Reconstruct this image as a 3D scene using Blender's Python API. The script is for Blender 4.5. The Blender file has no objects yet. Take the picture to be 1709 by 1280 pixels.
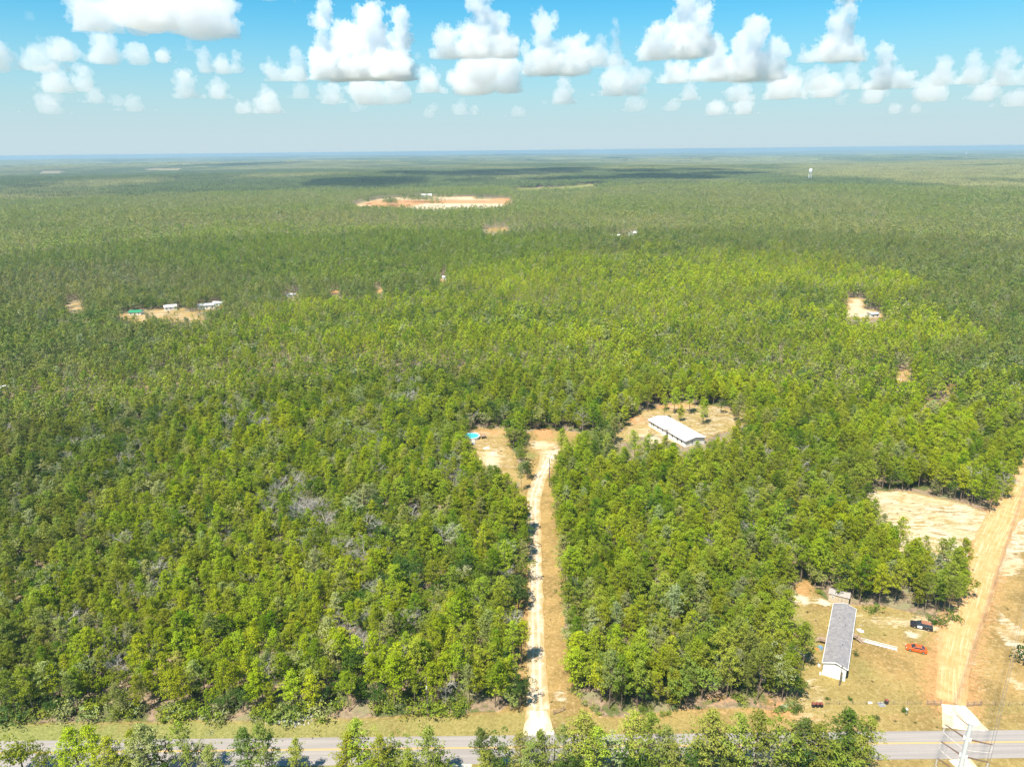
import bpy, math, random
import numpy as np
from mathutils import Matrix, Vector

sc = bpy.context.scene
R = math.radians
# ------------------------------------------------------------------ camera, light, exposure
CAM_H = 118.0
PITCH, ROLL, FOCAL = R(18.14), R(0.60), 1185.0          # focal length in pixels of the 1709 wide photograph
_f = np.array([0, math.cos(PITCH), -math.sin(PITCH)])
_r0 = np.array([1.0, 0, 0]); _u0 = np.array([0, math.sin(PITCH), math.cos(PITCH)])
_r = _r0*math.cos(ROLL) - _u0*math.sin(ROLL)
_u = _u0*math.cos(ROLL) + _r0*math.sin(ROLL)
CAMP = np.array([0.0, 0.0, CAM_H])
cd = bpy.data.cameras.new('drone_camera'); cam = bpy.data.objects.new('drone_camera', cd)
sc.collection.objects.link(cam); sc.camera = cam
m = Matrix(((_r[0], _u[0], -_f[0], 0), (_r[1], _u[1], -_f[1], 0), (_r[2], _u[2], -_f[2], CAM_H), (0, 0, 0, 1)))
cam.matrix_world = m
cd.sensor_width = 36; cd.lens = 36*FOCAL/1709; cd.clip_start = 1; cd.clip_end = 120000

SUN_EL, SUN_AZ = R(61), R(215)                          # azimuth clockwise from +Y
world = bpy.data.worlds.new("World"); sc.world = world; world.use_nodes = True
wt = world.node_tree; bg = wt.nodes['Background']
sky = wt.nodes.new('ShaderNodeTexSky'); sky.sky_type = 'NISHITA'; sky.sun_disc = False
sky.sun_elevation = SUN_EL; sky.sun_rotation = SUN_AZ
sky.air_density = 1.15; sky.dust_density = 0.6; sky.ozone_density = 1.0; sky.altitude = 0
# the summer haze low in the sky: the sky's own colour pales towards the horizon all the way round
def _w(ty, **k):
    o = wt.nodes.new(ty)
    for a, b in k.items(): setattr(o, a, b)
    return o
_tc = _w('ShaderNodeTexCoord'); _sx = _w('ShaderNodeSeparateXYZ'); wt.links.new(_tc.outputs['Generated'], _sx.inputs[0])
_mr = _w('ShaderNodeMapRange', interpolation_type='SMOOTHSTEP'); wt.links.new(_sx.outputs[2], _mr.inputs[0])
for _i, _v in ((1, -.01), (2, .19), (3, 1.0), (4, 0.0)): _mr.inputs[_i].default_value = _v
_ml = _w('ShaderNodeMix', data_type='RGBA', blend_type='MULTIPLY'); _ml.inputs[0].default_value = 1; _ml.inputs[7].default_value = (.140, .465, .585, 1)
_mx = _w('ShaderNodeMix', data_type='RGBA'); _mx.inputs[7].default_value = (2.2, 2.72, 2.95, 1)
wt.links.new(sky.outputs[0], _ml.inputs[6]); wt.links.new(_ml.outputs[2], _mx.inputs[6]); wt.links.new(_mr.outputs[0], _mx.inputs[0]); wt.links.new(_mx.outputs[2], bg.inputs['Color'])
bg.inputs['Strength'].default_value = 0.135
sl = bpy.data.lights.new('sun', 'SUN'); sl.energy = 5.0; sl.angle = R(0.53); sl.color = (1.0, 0.93, 0.80)
so = bpy.data.objects.new('sun', sl); sc.collection.objects.link(so)
_sd = Vector((math.sin(SUN_AZ)*math.cos(SUN_EL), math.cos(SUN_AZ)*math.cos(SUN_EL), math.sin(SUN_EL)))
so.rotation_euler = _sd.to_track_quat('Z', 'Y').to_euler(); so.location = (0, 0, 300)
sc.view_settings.view_transform = 'Standard'; sc.view_settings.look = 'None'
sc.view_settings.exposure = 1.0; sc.view_settings.gamma = 1; sc.view_settings.use_curve_mapping = False
sc.render.engine = 'CYCLES'
cy = sc.cycles
cy.max_bounces = 6; cy.diffuse_bounces = 3; cy.glossy_bounces = 2; cy.transmission_bounces = 3
cy.volume_bounces = 1; cy.transparent_max_bounces = 6; cy.use_denoising = True
cy.sample_clamp_indirect = 6; cy.use_adaptive_sampling = True; cy.adaptive_threshold = 0.01
cy.caustics_reflective = False; cy.caustics_refractive = False

rng = np.random.default_rng(7); random.seed(7)
C = sc.collection

# ------------------------------------------------------------------ noise and terrain
_perm = np.random.default_rng(3).random((256, 256))
def vnoise(x, y):
    x = np.asarray(x, float); y = np.asarray(y, float)
    xi = np.floor(x).astype(int); yi = np.floor(y).astype(int); fx = x-xi; fy = y-yi
    fx = fx*fx*(3-2*fx); fy = fy*fy*(3-2*fy)
    a = _perm[xi & 255, yi & 255]; b = _perm[(xi+1) & 255, yi & 255]
    c = _perm[xi & 255, (yi+1) & 255]; d = _perm[(xi+1) & 255, (yi+1) & 255]
    return (a*(1-fx)+b*fx)*(1-fy)+(c*(1-fx)+d*fx)*fy
def fbm(x, y, o=4):
    s = 0; a = .5; t = 0
    for i in range(o):
        s = s+a*vnoise(x*2**i+17.3*i, y*2**i+9.1*i); t += a; a *= .5
    return s/t
def sstep(a, b, x):
    t = np.clip((x-a)/(b-a), 0, 1); return t*t*(3-2*t)
def gauss(x, y, cx, cy_, rx, ry, ang=0):
    ca, sa = math.cos(ang), math.sin(ang); dx = x-cx; dy = y-cy_
    return np.exp(-(((dx*ca+dy*sa)/rx)**2+((-dx*sa+dy*ca)/ry)**2))
def terr(x, y):
    x = np.asarray(x, float); y = np.asarray(y, float); r = np.hypot(x, y)
    h = (fbm(x/800+3.3, y/800+8.1, 3)-.5)*22*sstep(370, 1700, r)
    h = h+(fbm(x/4200+1.3, y/3000+5.7, 3)-.5)*100*sstep(2200, 9000, r)
    h = h+8*gauss(x, y, 185, 860, 400, 160)*sstep(350, 620, r)
    h = h+10*gauss(x, y, -515, 1290, 740, 160, -.1)
    h = h-7*gauss(x, y, -320, 690, 320, 135, .2)*sstep(350, 560, r)
    h = h+19*gauss(x, y, -1350, 3700, 1850, 500, .1)
    h = h+(fbm(x/8000+11, y/4200+3, 3)-.5)*130*sstep(9000, 20000, r)
    return h-r*r*6.8e-8

def ray(u, v):
    d = _f*FOCAL+_r*(u-854.5)+_u*(640-v); return d/np.linalg.norm(d)
def P(u, v, z=0.0):                                     # the point at height z seen at photo pixel (u, v)
    d = ray(u, v); t = (z-CAM_H)/d[2]; p = CAMP+d*t; return np.array([p[0], p[1], z])
_ts = np.geomspace(90, 45000, 9000)
def G(u, v, off=0.0):                                   # the terrain point seen at photo pixel (u, v)
    d = ray(u, v); q = CAMP[None]+d[None]*_ts[:, None]
    below = q[:, 2]-off < terr(q[:, 0], q[:, 1]); i = int(np.argmax(below)) if below.any() else len(_ts)-1
    p = q[i]; return np.array([p[0], p[1], terr(p[0], p[1])+0.0])
def proj(x, y, z):
    q = np.stack([x, y, z-CAM_H], -1); dz = q@_f
    return 854.5+FOCAL*(q@_r)/dz, 640-FOCAL*(q@_u)/dz, dz
def W(px): return [G(u, v)[:2] for u, v in px]          # photo outline -> ground outline

def sdist(x, y, poly):                                  # signed distance to an outline, positive inside
    x = np.asarray(x, float); y = np.asarray(y, float)
    d = np.full(x.shape, 1e9); ins = np.zeros(x.shape, bool); n = len(poly)
    for i in range(n):
        x0, y0 = poly[i]; x1, y1 = poly[(i+1) % n]
        ex, ey = x1-x0, y1-y0; L = ex*ex+ey*ey+1e-9
        t = np.clip(((x-x0)*ex+(y-y0)*ey)/L, 0, 1)
        d = np.minimum(d, np.hypot(x-x0-t*ex, y-y0-t*ey))
        c = (y0 > y) != (y1 > y)
        ins ^= c & (x < ex*(y-y0)/(ey if abs(ey) > 1e-9 else 1e-9)+x0)
    return np.where(ins, d, -d)

# ------------------------------------------------------------------ materials
def newmat(name):
    mt = bpy.data.materials.new(name); mt.use_nodes = True; return mt, mt.node_tree, mt.node_tree.nodes['Principled BSDF']
class NT:
    def __init__(s, t): s.t = t
    def n(s, ty, **k):
        o = s.t.nodes.new(ty)
        for a, b in k.items(): setattr(o, a, b)
        return o
    def put(s, sock, v):
        if isinstance(v, bpy.types.NodeSocket): s.t.links.new(v, sock)
        else: sock.default_value = v
    def math(s, op, a, b=0.0, c=None, clamp=False):
        o = s.n('ShaderNodeMath', operation=op, use_clamp=clamp); s.put(o.inputs[0], a); s.put(o.inputs[1], b)
        if c is not None: s.put(o.inputs[2], c)
        return o.outputs[0]
    def mix(s, f, a, b, mode='MIX'):
        o = s.n('ShaderNodeMix', data_type='RGBA', blend_type=mode); s.put(o.inputs[0], f)
        for i, v in ((6, a), (7, b)):
            s.put(o.inputs[i], v if isinstance(v, bpy.types.NodeSocket) else (*v, 1.0))
        return o.outputs[2]
    def noise(s, vec, scale, detail=4, rough=.55, dist=0.0):
        o = s.n('ShaderNodeTexNoise'); s.put(o.inputs['Vector'], vec); o.inputs['Scale'].default_value = scale
        o.inputs['Detail'].default_value = detail; o.inputs['Roughness'].default_value = rough; o.inputs['Distortion'].default_value = dist
        return o.outputs['Fac']
    def ramp(s, v, a, b, lo=0.0, hi=1.0):
        o = s.n('ShaderNodeMapRange', interpolation_type='SMOOTHSTEP'); s.put(o.inputs[0], v)
        o.inputs[1].default_value = a; o.inputs[2].default_value = b; o.inputs[3].default_value = lo; o.inputs[4].default_value = hi
        return o.outputs[0]
    def bump(s, h, strength=.4, dist=.1):
        o = s.n('ShaderNodeBump'); o.inputs['Strength'].default_value = strength; o.inputs['Distance'].default_value = dist
        s.put(o.inputs['Height'], h); return o.outputs[0]
    def pos(s): return s.n('ShaderNodeNewGeometry').outputs['Position']
    def objc(s): return s.n('ShaderNodeTexCoord').outputs['Object']
    def scl(s, vec, x, y, z):
        o = s.n('ShaderNodeMapping'); s.put(o.inputs[0], vec); o.inputs['Scale'].default_value = (x, y, z); return o.outputs[0]

def simple(name, col, rough=.6, metal=0.0, var=.18, scale=3.0, coat=0.0):
    mt, t, b = newmat(name); k = NT(t); f = k.noise(k.objc(), scale, 5)
    c2 = tuple(min(1, c*(1-var)) for c in col); c1 = tuple(min(1, c*(1+var*.6)) for c in col)
    t.links.new(k.mix(k.ramp(f, .3, .7), c2, c1), b.inputs['Base Color'])
    b.inputs['Roughness'].default_value = rough; b.inputs['Metallic'].default_value = metal
    b.inputs['Coat Weight'].default_value = coat; b.inputs['Coat Roughness'].default_value = .08
    b.inputs['Specular IOR Level'].default_value = .35
    return mt

M = {}
def leafmat(name, transl=.28, gloss=.0, dull=0):
    mt = bpy.data.materials.new(name); mt.use_nodes = True; t = mt.node_tree; t.nodes.clear(); k = NT(t)
    a = k.n('ShaderNodeAttribute', attribute_type='INSTANCER', attribute_name='tint')
    v = k.n('ShaderNodeAttribute', attribute_type='GEOMETRY', attribute_name='vary')
    fac = k.math('ADD', v.outputs['Fac'], 1.0)
    hsv = k.n('ShaderNodeHueSaturation'); t.links.new(a.outputs['Color'], hsv.inputs['Color']); t.links.new(fac, hsv.inputs['Value'])
    d = k.n('ShaderNodeBsdfDiffuse'); t.links.new(hsv.outputs[0], d.inputs[0])
    tr = k.n('ShaderNodeBsdfTranslucent'); yc = k.mix(.45, hsv.outputs[0], (.16, .2, .02)); t.links.new(yc, tr.inputs[0])
    mx = k.n('ShaderNodeMixShader'); mx.inputs[0].default_value = transl
    t.links.new(d.outputs[0], mx.inputs[1]); t.links.new(tr.outputs[0], mx.inputs[2])
    o = k.n('ShaderNodeOutputMaterial'); t.links.new(mx.outputs[0], o.inputs[0]); return mt
M['leaf'] = leafmat('foliage')
M['bark'] = simple('bark', (.20, .15, .11), .9, var=.35, scale=6)
M['grey_bark'] = simple('dead_bark', (.37, .345, .30), .9, var=.3, scale=4)
M['pole_wood'] = simple('pole_wood', (.17, .13, .10), .9)
M['deck'] = simple('deck_wood', (.34, .24, .17), .85, var=.3, scale=8)
M['galv'] = simple('galvanised_steel', (.62, .63, .62), .5, .15, var=.08)
M['arm'] = simple('weathered_steel_arm', (.16, .10, .07), .6, .3)
M['insul'] = simple('insulator_polymer', (.55, .50, .46), .4)
M['wire'] = simple('conductor', (.30, .27, .24), .4, .6)
M['white'] = simple('white_vinyl', (.80, .79, .76), .6, var=.05)
M['trim'] = simple('white_trim', (.82, .81, .79), .5, var=.04)
M['whiteroof'] = simple('white_metal_roof', (.82, .82, .83), .5, var=.05, scale=1)
M['glass'] = simple('window_glass', (.03, .04, .05), .08)
M['beige'] = simple('beige_siding', (.52, .43, .31), .7, var=.1)
M['shedroof'] = simple('shed_roof', (.32, .28, .25), .85, var=.2)
M['bin'] = simple('dark_bin_plastic', (.025, .027, .03), .45)
M['lid'] = simple('red_brown_lid', (.22, .06, .05), .5)
M['rubber'] = simple('tyre_rubber', (.02, .02, .02), .85)
M['rim'] = simple('wheel_rim', (.5, .5, .5), .3, .7)
M['orange'] = simple('orange_paint', (.62, .10, .012), .3, var=.04, coat=.8)
M['black'] = simple('black_paint', (.02, .02, .028), .28, var=.05, coat=.8)
M['whitepaint'] = simple('white_paint', (.8, .8, .8), .3, var=.03, coat=.6)
M['rust'] = simple('rusty_roof', (.32, .13, .07), .8, var=.4, scale=4)
M['lamp'] = simple('lamp_lens', (.7, .7, .68), .1)
M['tail'] = simple('tail_lens', (.5, .02, .02), .2)
M['concrete'] = simple('pale_concrete', (.66, .62, .55), .85, var=.15)
M['stone'] = simple('white_stone', (.50, .48, .43), .9, var=.25)
M['water'] = simple('pool_water', (.06, .50, .55), .08, var=.15, scale=1)
M['green_roof'] = simple('green_roof', (.03, .22, .10), .5, var=.1)
M['grey_roof'] = simple('grey_metal_roof', (.36, .36, .37), .5, var=.15)
M['blue'] = simple('blue_tarp', (.12, .25, .45), .6)
M['orange_tarp'] = simple('orange_tarp', (.6, .22, .05), .6)

def shinglemat():
    mt, t, b = newmat('grey_shingles'); k = NT(t); o = k.objc()
    br = k.n('ShaderNodeTexBrick'); t.links.new(o, br.inputs['Vector']); br.inputs['Scale'].default_value = 1.0
    br.inputs['Brick Width'].default_value = .32; br.inputs['Row Height'].default_value = .14; br.inputs['Mortar Size'].default_value = .008
    br.inputs['Color1'].default_value = (.25, .235, .235, 1); br.inputs['Color2'].default_value = (.16, .15, .155, 1); br.inputs['Mortar'].default_value = (.09, .085, .09, 1)
    f = k.noise(o, 1.2, 5); c = k.mix(k.ramp(f, .35, .7), br.outputs['Color'], (.26, .24, .235))
    t.links.new(c, b.inputs['Base Color']); b.inputs['Roughness'].default_value = .95; return mt
M['shingle'] = shinglemat()
def sidingmat(name, col):
    mt, t, b = newmat(name); k = NT(t); o = k.objc()
    w = k.n('ShaderNodeTexWave', wave_type='BANDS', bands_direction='Z', wave_profile='SAW'); t.links.new(o, w.inputs['Vector']); w.inputs['Scale'].default_value = 1.3
    t.links.new(k.bump(w.outputs['Fac'], .5, .03), b.inputs['Normal'])
    f = k.noise(o, .8, 4); t.links.new(k.mix(k.ramp(f, .3, .8), col, tuple(c*.9 for c in col)), b.inputs['Base Color'])
    b.inputs['Roughness'].default_value = .65; return mt
M['siding'] = sidingmat('white_siding', (.78, .76, .72))
M['shed_siding'] = sidingmat('shed_siding', (.52, .43, .31))

SANDW, SANDO, SOIL = (.53, .445, .325), (.62, .38, .15), (.40, .18, .075)
def groundmat():
    mt, t, b = newmat('ground'); k = NT(t); p = k.pos()
    at = k.n('ShaderNodeAttribute', attribute_name='gm'); sp = k.n('ShaderNodeSeparateColor'); t.links.new(at.outputs['Color'], sp.inputs[0])
    clear, sand, orange, green = sp.outputs[0], sp.outputs[1], sp.outputs[2], at.outputs['Alpha']
    n1 = k.noise(p, .9, 7, .72); n2 = k.noise(p, .10, 6, .65, .4); n3 = k.noise(p, 3.0, 5, .8); n4 = k.noise(k.scl(p, .35, 1.0, 1), .55, 6, .7, 1.2)
    litter = k.mix(k.ramp(n1, .35, .65), (.17, .115, .08), (.34, .235, .165))
    litter = k.mix(k.ramp(n2, .45, .7), litter, (.20, .20, .10))
    litter = k.mix(k.ramp(n2, .50, .40), litter, k.mix(k.ramp(n3, .35, .65), (.06, .075, .025), (.15, .165, .055)))
    tan = k.mix(k.ramp(n2, .40, .60), (.225, .150, .050), (.345, .215, .078)); tan = k.mix(k.ramp(n1, .45, .75), tan, (.44, .31, .145))
    n5 = k.noise(p, 1.5, 9, .86, .6); n6 = k.noise(p, .045, 4, .6)
    tan = k.mix(k.math('MULTIPLY', k.ramp(n5, .56, .66), k.ramp(n6, .38, .62, .15, .85)), tan, (.60, .50, .34))
    tan = k.mix(k.math('MULTIPLY', k.ramp(n5, .47, .40), .75), tan, (.13, .10, .04))
    tan = k.mix(k.ramp(n3, .55, .8), tan, (.17, .125, .05))
    olive = k.mix(k.ramp(n5, .38, .62), (.11, .135, .032), (.27, .27, .09))
    gf = k.math('MULTIPLY', green, k.ramp(k.math('ADD', n2, k.math('MULTIPLY', green, .3)), .42, .72))
    grass = k.mix(gf, tan, olive)
    fr = k.ramp(k.math('ADD', k.math('MULTIPLY', n3, .25), clear), .45, .75)
    c = k.mix(fr, litter, grass)
    of = k.ramp(k.math('ADD', k.math('MULTIPLY', orange, 1.0), k.math('MULTIPLY', k.math('SUBTRACT', n1, .5), 1.1)), .35, .8)
    c = k.mix(of, c, k.mix(k.ramp(n5, .42, .62), SOIL, (.52, .30, .14)))
    sf = k.ramp(k.math('ADD', k.math('MULTIPLY', sand, .75), k.math('ADD', k.math('MULTIPLY', k.math('SUBTRACT', n4, .5), .9), k.math('MULTIPLY', k.math('SUBTRACT', n3, .5), .5))), .42, .6)
    sf = k.math('MULTIPLY', sf, k.ramp(sand, .02, .15))
    so_ = k.mix(k.ramp(n2, .35, .65), SANDW, (.50, .37, .22))
    c = k.mix(sf, c, so_)
    t.links.new(c, b.inputs['Base Color']); b.inputs['Roughness'].default_value = .95; b.inputs['Specular IOR Level'].default_value = .1
    h = k.math('ADD', n3, k.math('MULTIPLY', n4, 1.2)); t.links.new(k.bump(h, .5, .25), b.inputs['Normal']); return mt
M['ground'] = groundmat()
def sandmat(name, a, b_, c_, edge, ruts=0.0, soft=.35):
    """sand track: a/b mottling, c streaks along it, edge = the turf and soil it frays into"""
    mt, t, b = newmat(name); k = NT(t); p = k.pos()
    n1 = k.noise(p, .35, 6, .65, .5); n3 = k.noise(p, 2.5, 7, .8)
    uv = k.n('ShaderNodeAttribute', attribute_name='st'); sx = k.n('ShaderNodeSeparateXYZ'); t.links.new(uv.outputs['Vector'], sx.inputs[0])
    s, L, e = sx.outputs[0], sx.outputs[1], sx.outputs[2]   # metres across, metres along, 0 centre .. 1 edge
    cb = k.n('ShaderNodeCombineXYZ'); t.links.new(k.math('MULTIPLY', s, 2.6), cb.inputs[0]); t.links.new(k.math('MULTIPLY', L, .07), cb.inputs[1])
    n4 = k.noise(cb.outputs[0], 1.0, 6, .65)
    c = k.mix(k.ramp(n1, .35, .65), a, b_); c = k.mix(k.ramp(n4, .48, .68), c, c_); c = k.mix(k.ramp(n3, .5, .75), c, tuple(x*.72 for x in b_))
    if ruts:
        r = k.math('ABSOLUTE', k.math('SUBTRACT', k.math('ABSOLUTE', s), ruts)); w = k.ramp(k.math('ADD', r, k.math('MULTIPLY', k.math('SUBTRACT', n3, .5), .5)), .18, .40)
        c = k.mix(k.math('MULTIPLY', w, k.ramp(n1, .3, .7, .2, .8)), c, edge)
    f = k.ramp(k.math('ADD', e, k.math('ADD', k.math('MULTIPLY', k.math('SUBTRACT', n3, .5), 1.5), k.math('MULTIPLY', k.math('SUBTRACT', n1, .5), 1.6))), 1-soft, 1.0)
    c = k.mix(f, c, k.mix(k.ramp(n3, .35, .65), edge, tuple(x*1.35 for x in edge)))
    t.links.new(c, b.inputs['Base Color']); b.inputs['Roughness'].default_value = .95; b.inputs['Specular IOR Level'].default_value = .1
    t.links.new(k.bump(n3, .3, .06), b.inputs['Normal']); return mt
M['drive'] = sandmat('white_sand_track', (.60, .50, .375), (.47, .355, .235), (.55, .46, .35), (.33, .225, .105), .75, .5)
M['dirt'] = sandmat('orange_sand_road', (.50, .32, .145), (.43, .25, .095), (.55, .42, .26), (.35, .20, .085), .0, .45)
M['shell'] = sandmat('white_shell_apron', (.72, .67, .58), (.58, .50, .39), (.66, .60, .50), (.45, .36, .22), .9, .22)
def asphaltmat():
    mt, t, b = newmat('worn_asphalt'); k = NT(t); uv = k.n('ShaderNodeAttribute', attribute_name='st'); sx = k.n('ShaderNodeSeparateXYZ'); t.links.new(uv.outputs['Vector'], sx.inputs[0])
    cb = k.n('ShaderNodeCombineXYZ'); t.links.new(k.math('MULTIPLY', sx.outputs[0], 1.6), cb.inputs[0]); t.links.new(k.math('MULTIPLY', sx.outputs[1], .03), cb.inputs[1])
    n = k.noise(cb.outputs[0], 1.0, 4); n3 = k.noise(k.pos(), 6, 4, .7)
    c = k.mix(k.ramp(n, .35, .65), (.245, .22, .205), (.31, .277, .253)); c = k.mix(k.ramp(n3, .4, .8), c, (.24, .21, .195))
    t.links.new(c, b.inputs['Base Color']); b.inputs['Roughness'].default_value = .85; b.inputs['Specular IOR Level'].default_value = .25; return mt
M['asphalt'] = asphaltmat()
M['yellow'] = simple('yellow_paint', (.62, .36, .07), .7, var=.15, scale=8)

# ------------------------------------------------------------------ mesh helpers
class MB:
    def __init__(s): s.v = []; s.f = []; s.mi = []; s.var = []
    def add(s, vs, fs, mi=0):
        o = len(s.v); s.v.extend([tuple(map(float, q)) for q in vs]); s.f.extend([tuple(i+o for i in q) for q in fs]); s.mi.extend([mi]*len(fs))
    def box(s, c, d, rz=0.0, mi=0, top=None):
        x, y, z = d[0]/2, d[1]/2, d[2]/2; tx, ty = (top or (1, 1)); vs = []
        for sz, kx, ky in ((-1, 1, 1), (1, tx, ty)):
            for sx, sy in ((-1, -1), (1, -1), (1, 1), (-1, 1)): vs.append((sx*x*kx, sy*y*ky, sz*z))
        ca, sa = math.cos(rz), math.sin(rz)
        s.add([(c[0]+a*ca-b*sa, c[1]+a*sa+b*ca, c[2]+w) for a, b, w in vs], [(3, 2, 1, 0), (4, 5, 6, 7), (0, 1, 5, 4), (1, 2, 6, 5), (2, 3, 7, 6), (3, 0, 4, 7)], mi); return s
    def tube(s, p0, p1, r0, r1=None, n=6, mi=0, cap=True):
        r1 = r0 if r1 is None else r1; p0 = np.array(p0, float); p1 = np.array(p1, float); d = p1-p0; L = np.linalg.norm(d)
        if L < 1e-6: return s
        d /= L; a = np.array([0, 0, 1.0]) if abs(d[2]) < .9 else np.array([1.0, 0, 0]); e1 = np.cross(d, a); e1 /= np.linalg.norm(e1); e2 = np.cross(d, e1)
        vs = []
        for p, r in ((p0, r0), (p1, r1)):
            for i in range(n):
                t = 2*math.pi*i/n; vs.append(p+(e1*math.cos(t)+e2*math.sin(t))*r)
        fs = [(i, (i+1) % n, n+(i+1) % n, n+i) for i in range(n)]
        if cap: fs += [tuple(range(n-1, -1, -1)), tuple(range(n, 2*n))]
        s.add(vs, fs, mi); return s
    def path(s, pts, rs, n=5, mi=0):
        for i in range(len(pts)-1): s.tube(pts[i], pts[i+1], rs[i], rs[i+1], n, mi, cap=(i == len(pts)-2))
        return s
    def prism(s, prof, y0, y1, k=1.0, mi=0):              # side outline in x,z swept along y; k narrows it
        n = len(prof); vs = [(x, y0*(k if z > .0 else 1), z) for x, z in prof]+[(x, y1, z) for x, z in prof]
        s.add(vs, [tuple(range(n)), tuple(range(2*n-1, n-1, -1))]+[(i, n+i, n+(i+1) % n, (i+1) % n) for i in range(n)], mi); return s
    def mesh(s, name, mats, smooth=False):
        me = bpy.data.meshes.new(name); me.from_pydata(s.v, [], s.f)
        for q in mats: me.materials.append(M[q] if isinstance(q, str) else q)
        if len(mats) > 1: me.polygons.foreach_set('material_index', s.mi)
        if s.var:
            a = me.attributes.new('vary', 'FLOAT', 'FACE'); a.data.foreach_set('value', s.var)
        if smooth: me.polygons.foreach_set('use_smooth', [True]*len(me.polygons))
        me.update(); return me
def link(name, me, parent=None, loc=(0, 0, 0), rz=0.0):
    o = bpy.data.objects.new(name, me); C.objects.link(o); o.location = loc; o.rotation_euler = (0, 0, rz)
    if parent: o.parent = parent
    return o
def thing(name, label, cat, loc, rz=0.0, group=None):
    o = bpy.data.objects.new(name, None); C.objects.link(o); o.location = tuple(map(float, loc)); o.rotation_euler = (0, 0, rz)
    o['label'] = label; o['category'] = cat
    if group: o['group'] = group
    return o
def tag(o, label, cat, group=None):
    o['label'] = label; o['category'] = cat
    if group: o['group'] = group
    return o
def struct(name, me, label=None):
    o = link(name, me); o['kind'] = 'structure'
    if label: o['label'] = label
    return o
def npmesh(name, V, F, mats, smooth=False):
    me = bpy.data.meshes.new(name); V = np.asarray(V, np.float32); F = np.asarray(F, np.int32); k = F.shape[1]
    me.vertices.add(len(V)); me.vertices.foreach_set('co', V.ravel())
    me.loops.add(F.size); me.loops.foreach_set('vertex_index', F.ravel())
    me.polygons.add(len(F)); me.polygons.foreach_set('loop_start', np.arange(len(F), dtype=np.int32)*k)
    me.update(calc_edges=True)
    for q in mats: me.materials.append(M[q])
    if smooth: me.polygons.foreach_set('use_smooth', np.ones(len(F), bool))
    return me

# ------------------------------------------------------------------ ground plan (outlines read off the photograph, laid on the terrain)
drive_clear = W([(868, 822), (880, 880), (877, 960), (869, 1020), (862, 1110), (872, 1150), (850, 1190), (850, 1225), (1000, 1225), (990, 1192), (962, 1160), (947, 1110), (938, 1000), (932, 900), (925, 830), (928, 770), (965, 745), (1000, 735), (960, 722), (900, 718), (872, 728), (880, 780)])
pool_clear = W([(772, 722), (790, 715), (845, 716), (850, 745), (862, 775), (872, 805), (845, 800), (800, 775), (786, 760), (775, 745)])
house_clear = W([(1062, 690), (1100, 680), (1150, 672), (1200, 680), (1250, 690), (1235, 712), (1180, 728), (1150, 745), (1120, 738), (1085, 722), (1050, 735), (1000, 740), (1040, 720)])
yard = W([(1309, 1090), (1309, 1000), (1322, 984), (1345, 974), (1362, 992), (1385, 1004), (1430, 1014), (1480, 1016), (1520, 1022), (1570, 1042), (1600, 1028), (1613, 985), (1625, 940), (1655, 880), (1694, 800), (1712, 755), (1800, 660), (2100, 900), (2100, 1225), (1320, 1225), (1322, 1195), (1343, 1165), (1345, 1100)])
field = W([(1437, 845), (1450, 818), (1520, 822), (1600, 838), (1672, 864), (1720, 870), (1700, 960), (1620, 975), (1585, 950), (1520, 945), (1470, 915)])
_re = [P(1709, 1218), P(-200, 1238.7)]
rdir = (_re[0]-_re[1])[:2]; rdir /= np.linalg.norm(rdir); rnor = np.array([-rdir[1], rdir[0]])
r_far = P(1709, 1217.6)[:2]; r_near = P(1709, 1264.5)[:2]; r_mid = P(1600, 1238.8)[:2]
def along(p): return (np.asarray(p)-r_far)@rdir
RW = abs((r_near-r_far)@rnor); 
print('road width', RW, 'dir', rdir, 'mid', (r_mid-r_far)@rnor)
edge_px = [(-250, 1208), (0, 1205), (150, 1203), (300, 1201), (450, 1202), (560, 1198), (700, 1194), (870, 1188), (985, 1193), (1060, 1196), (1150, 1184), (1250, 1178), (1325, 1190)]
edge = np.array([P(u, v)[:2] for u, v in edge_px]); print('edge y', edge[:, 1].round(1))
def edge_y(x): return np.interp(x, edge[:, 0], edge[:, 1])
quarry = W([(582, 345), (600, 338), (640, 331), (700, 327), (790, 329), (850, 333), (862, 338), (830, 346), (760, 350), (680, 349), (620, 347)])
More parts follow.
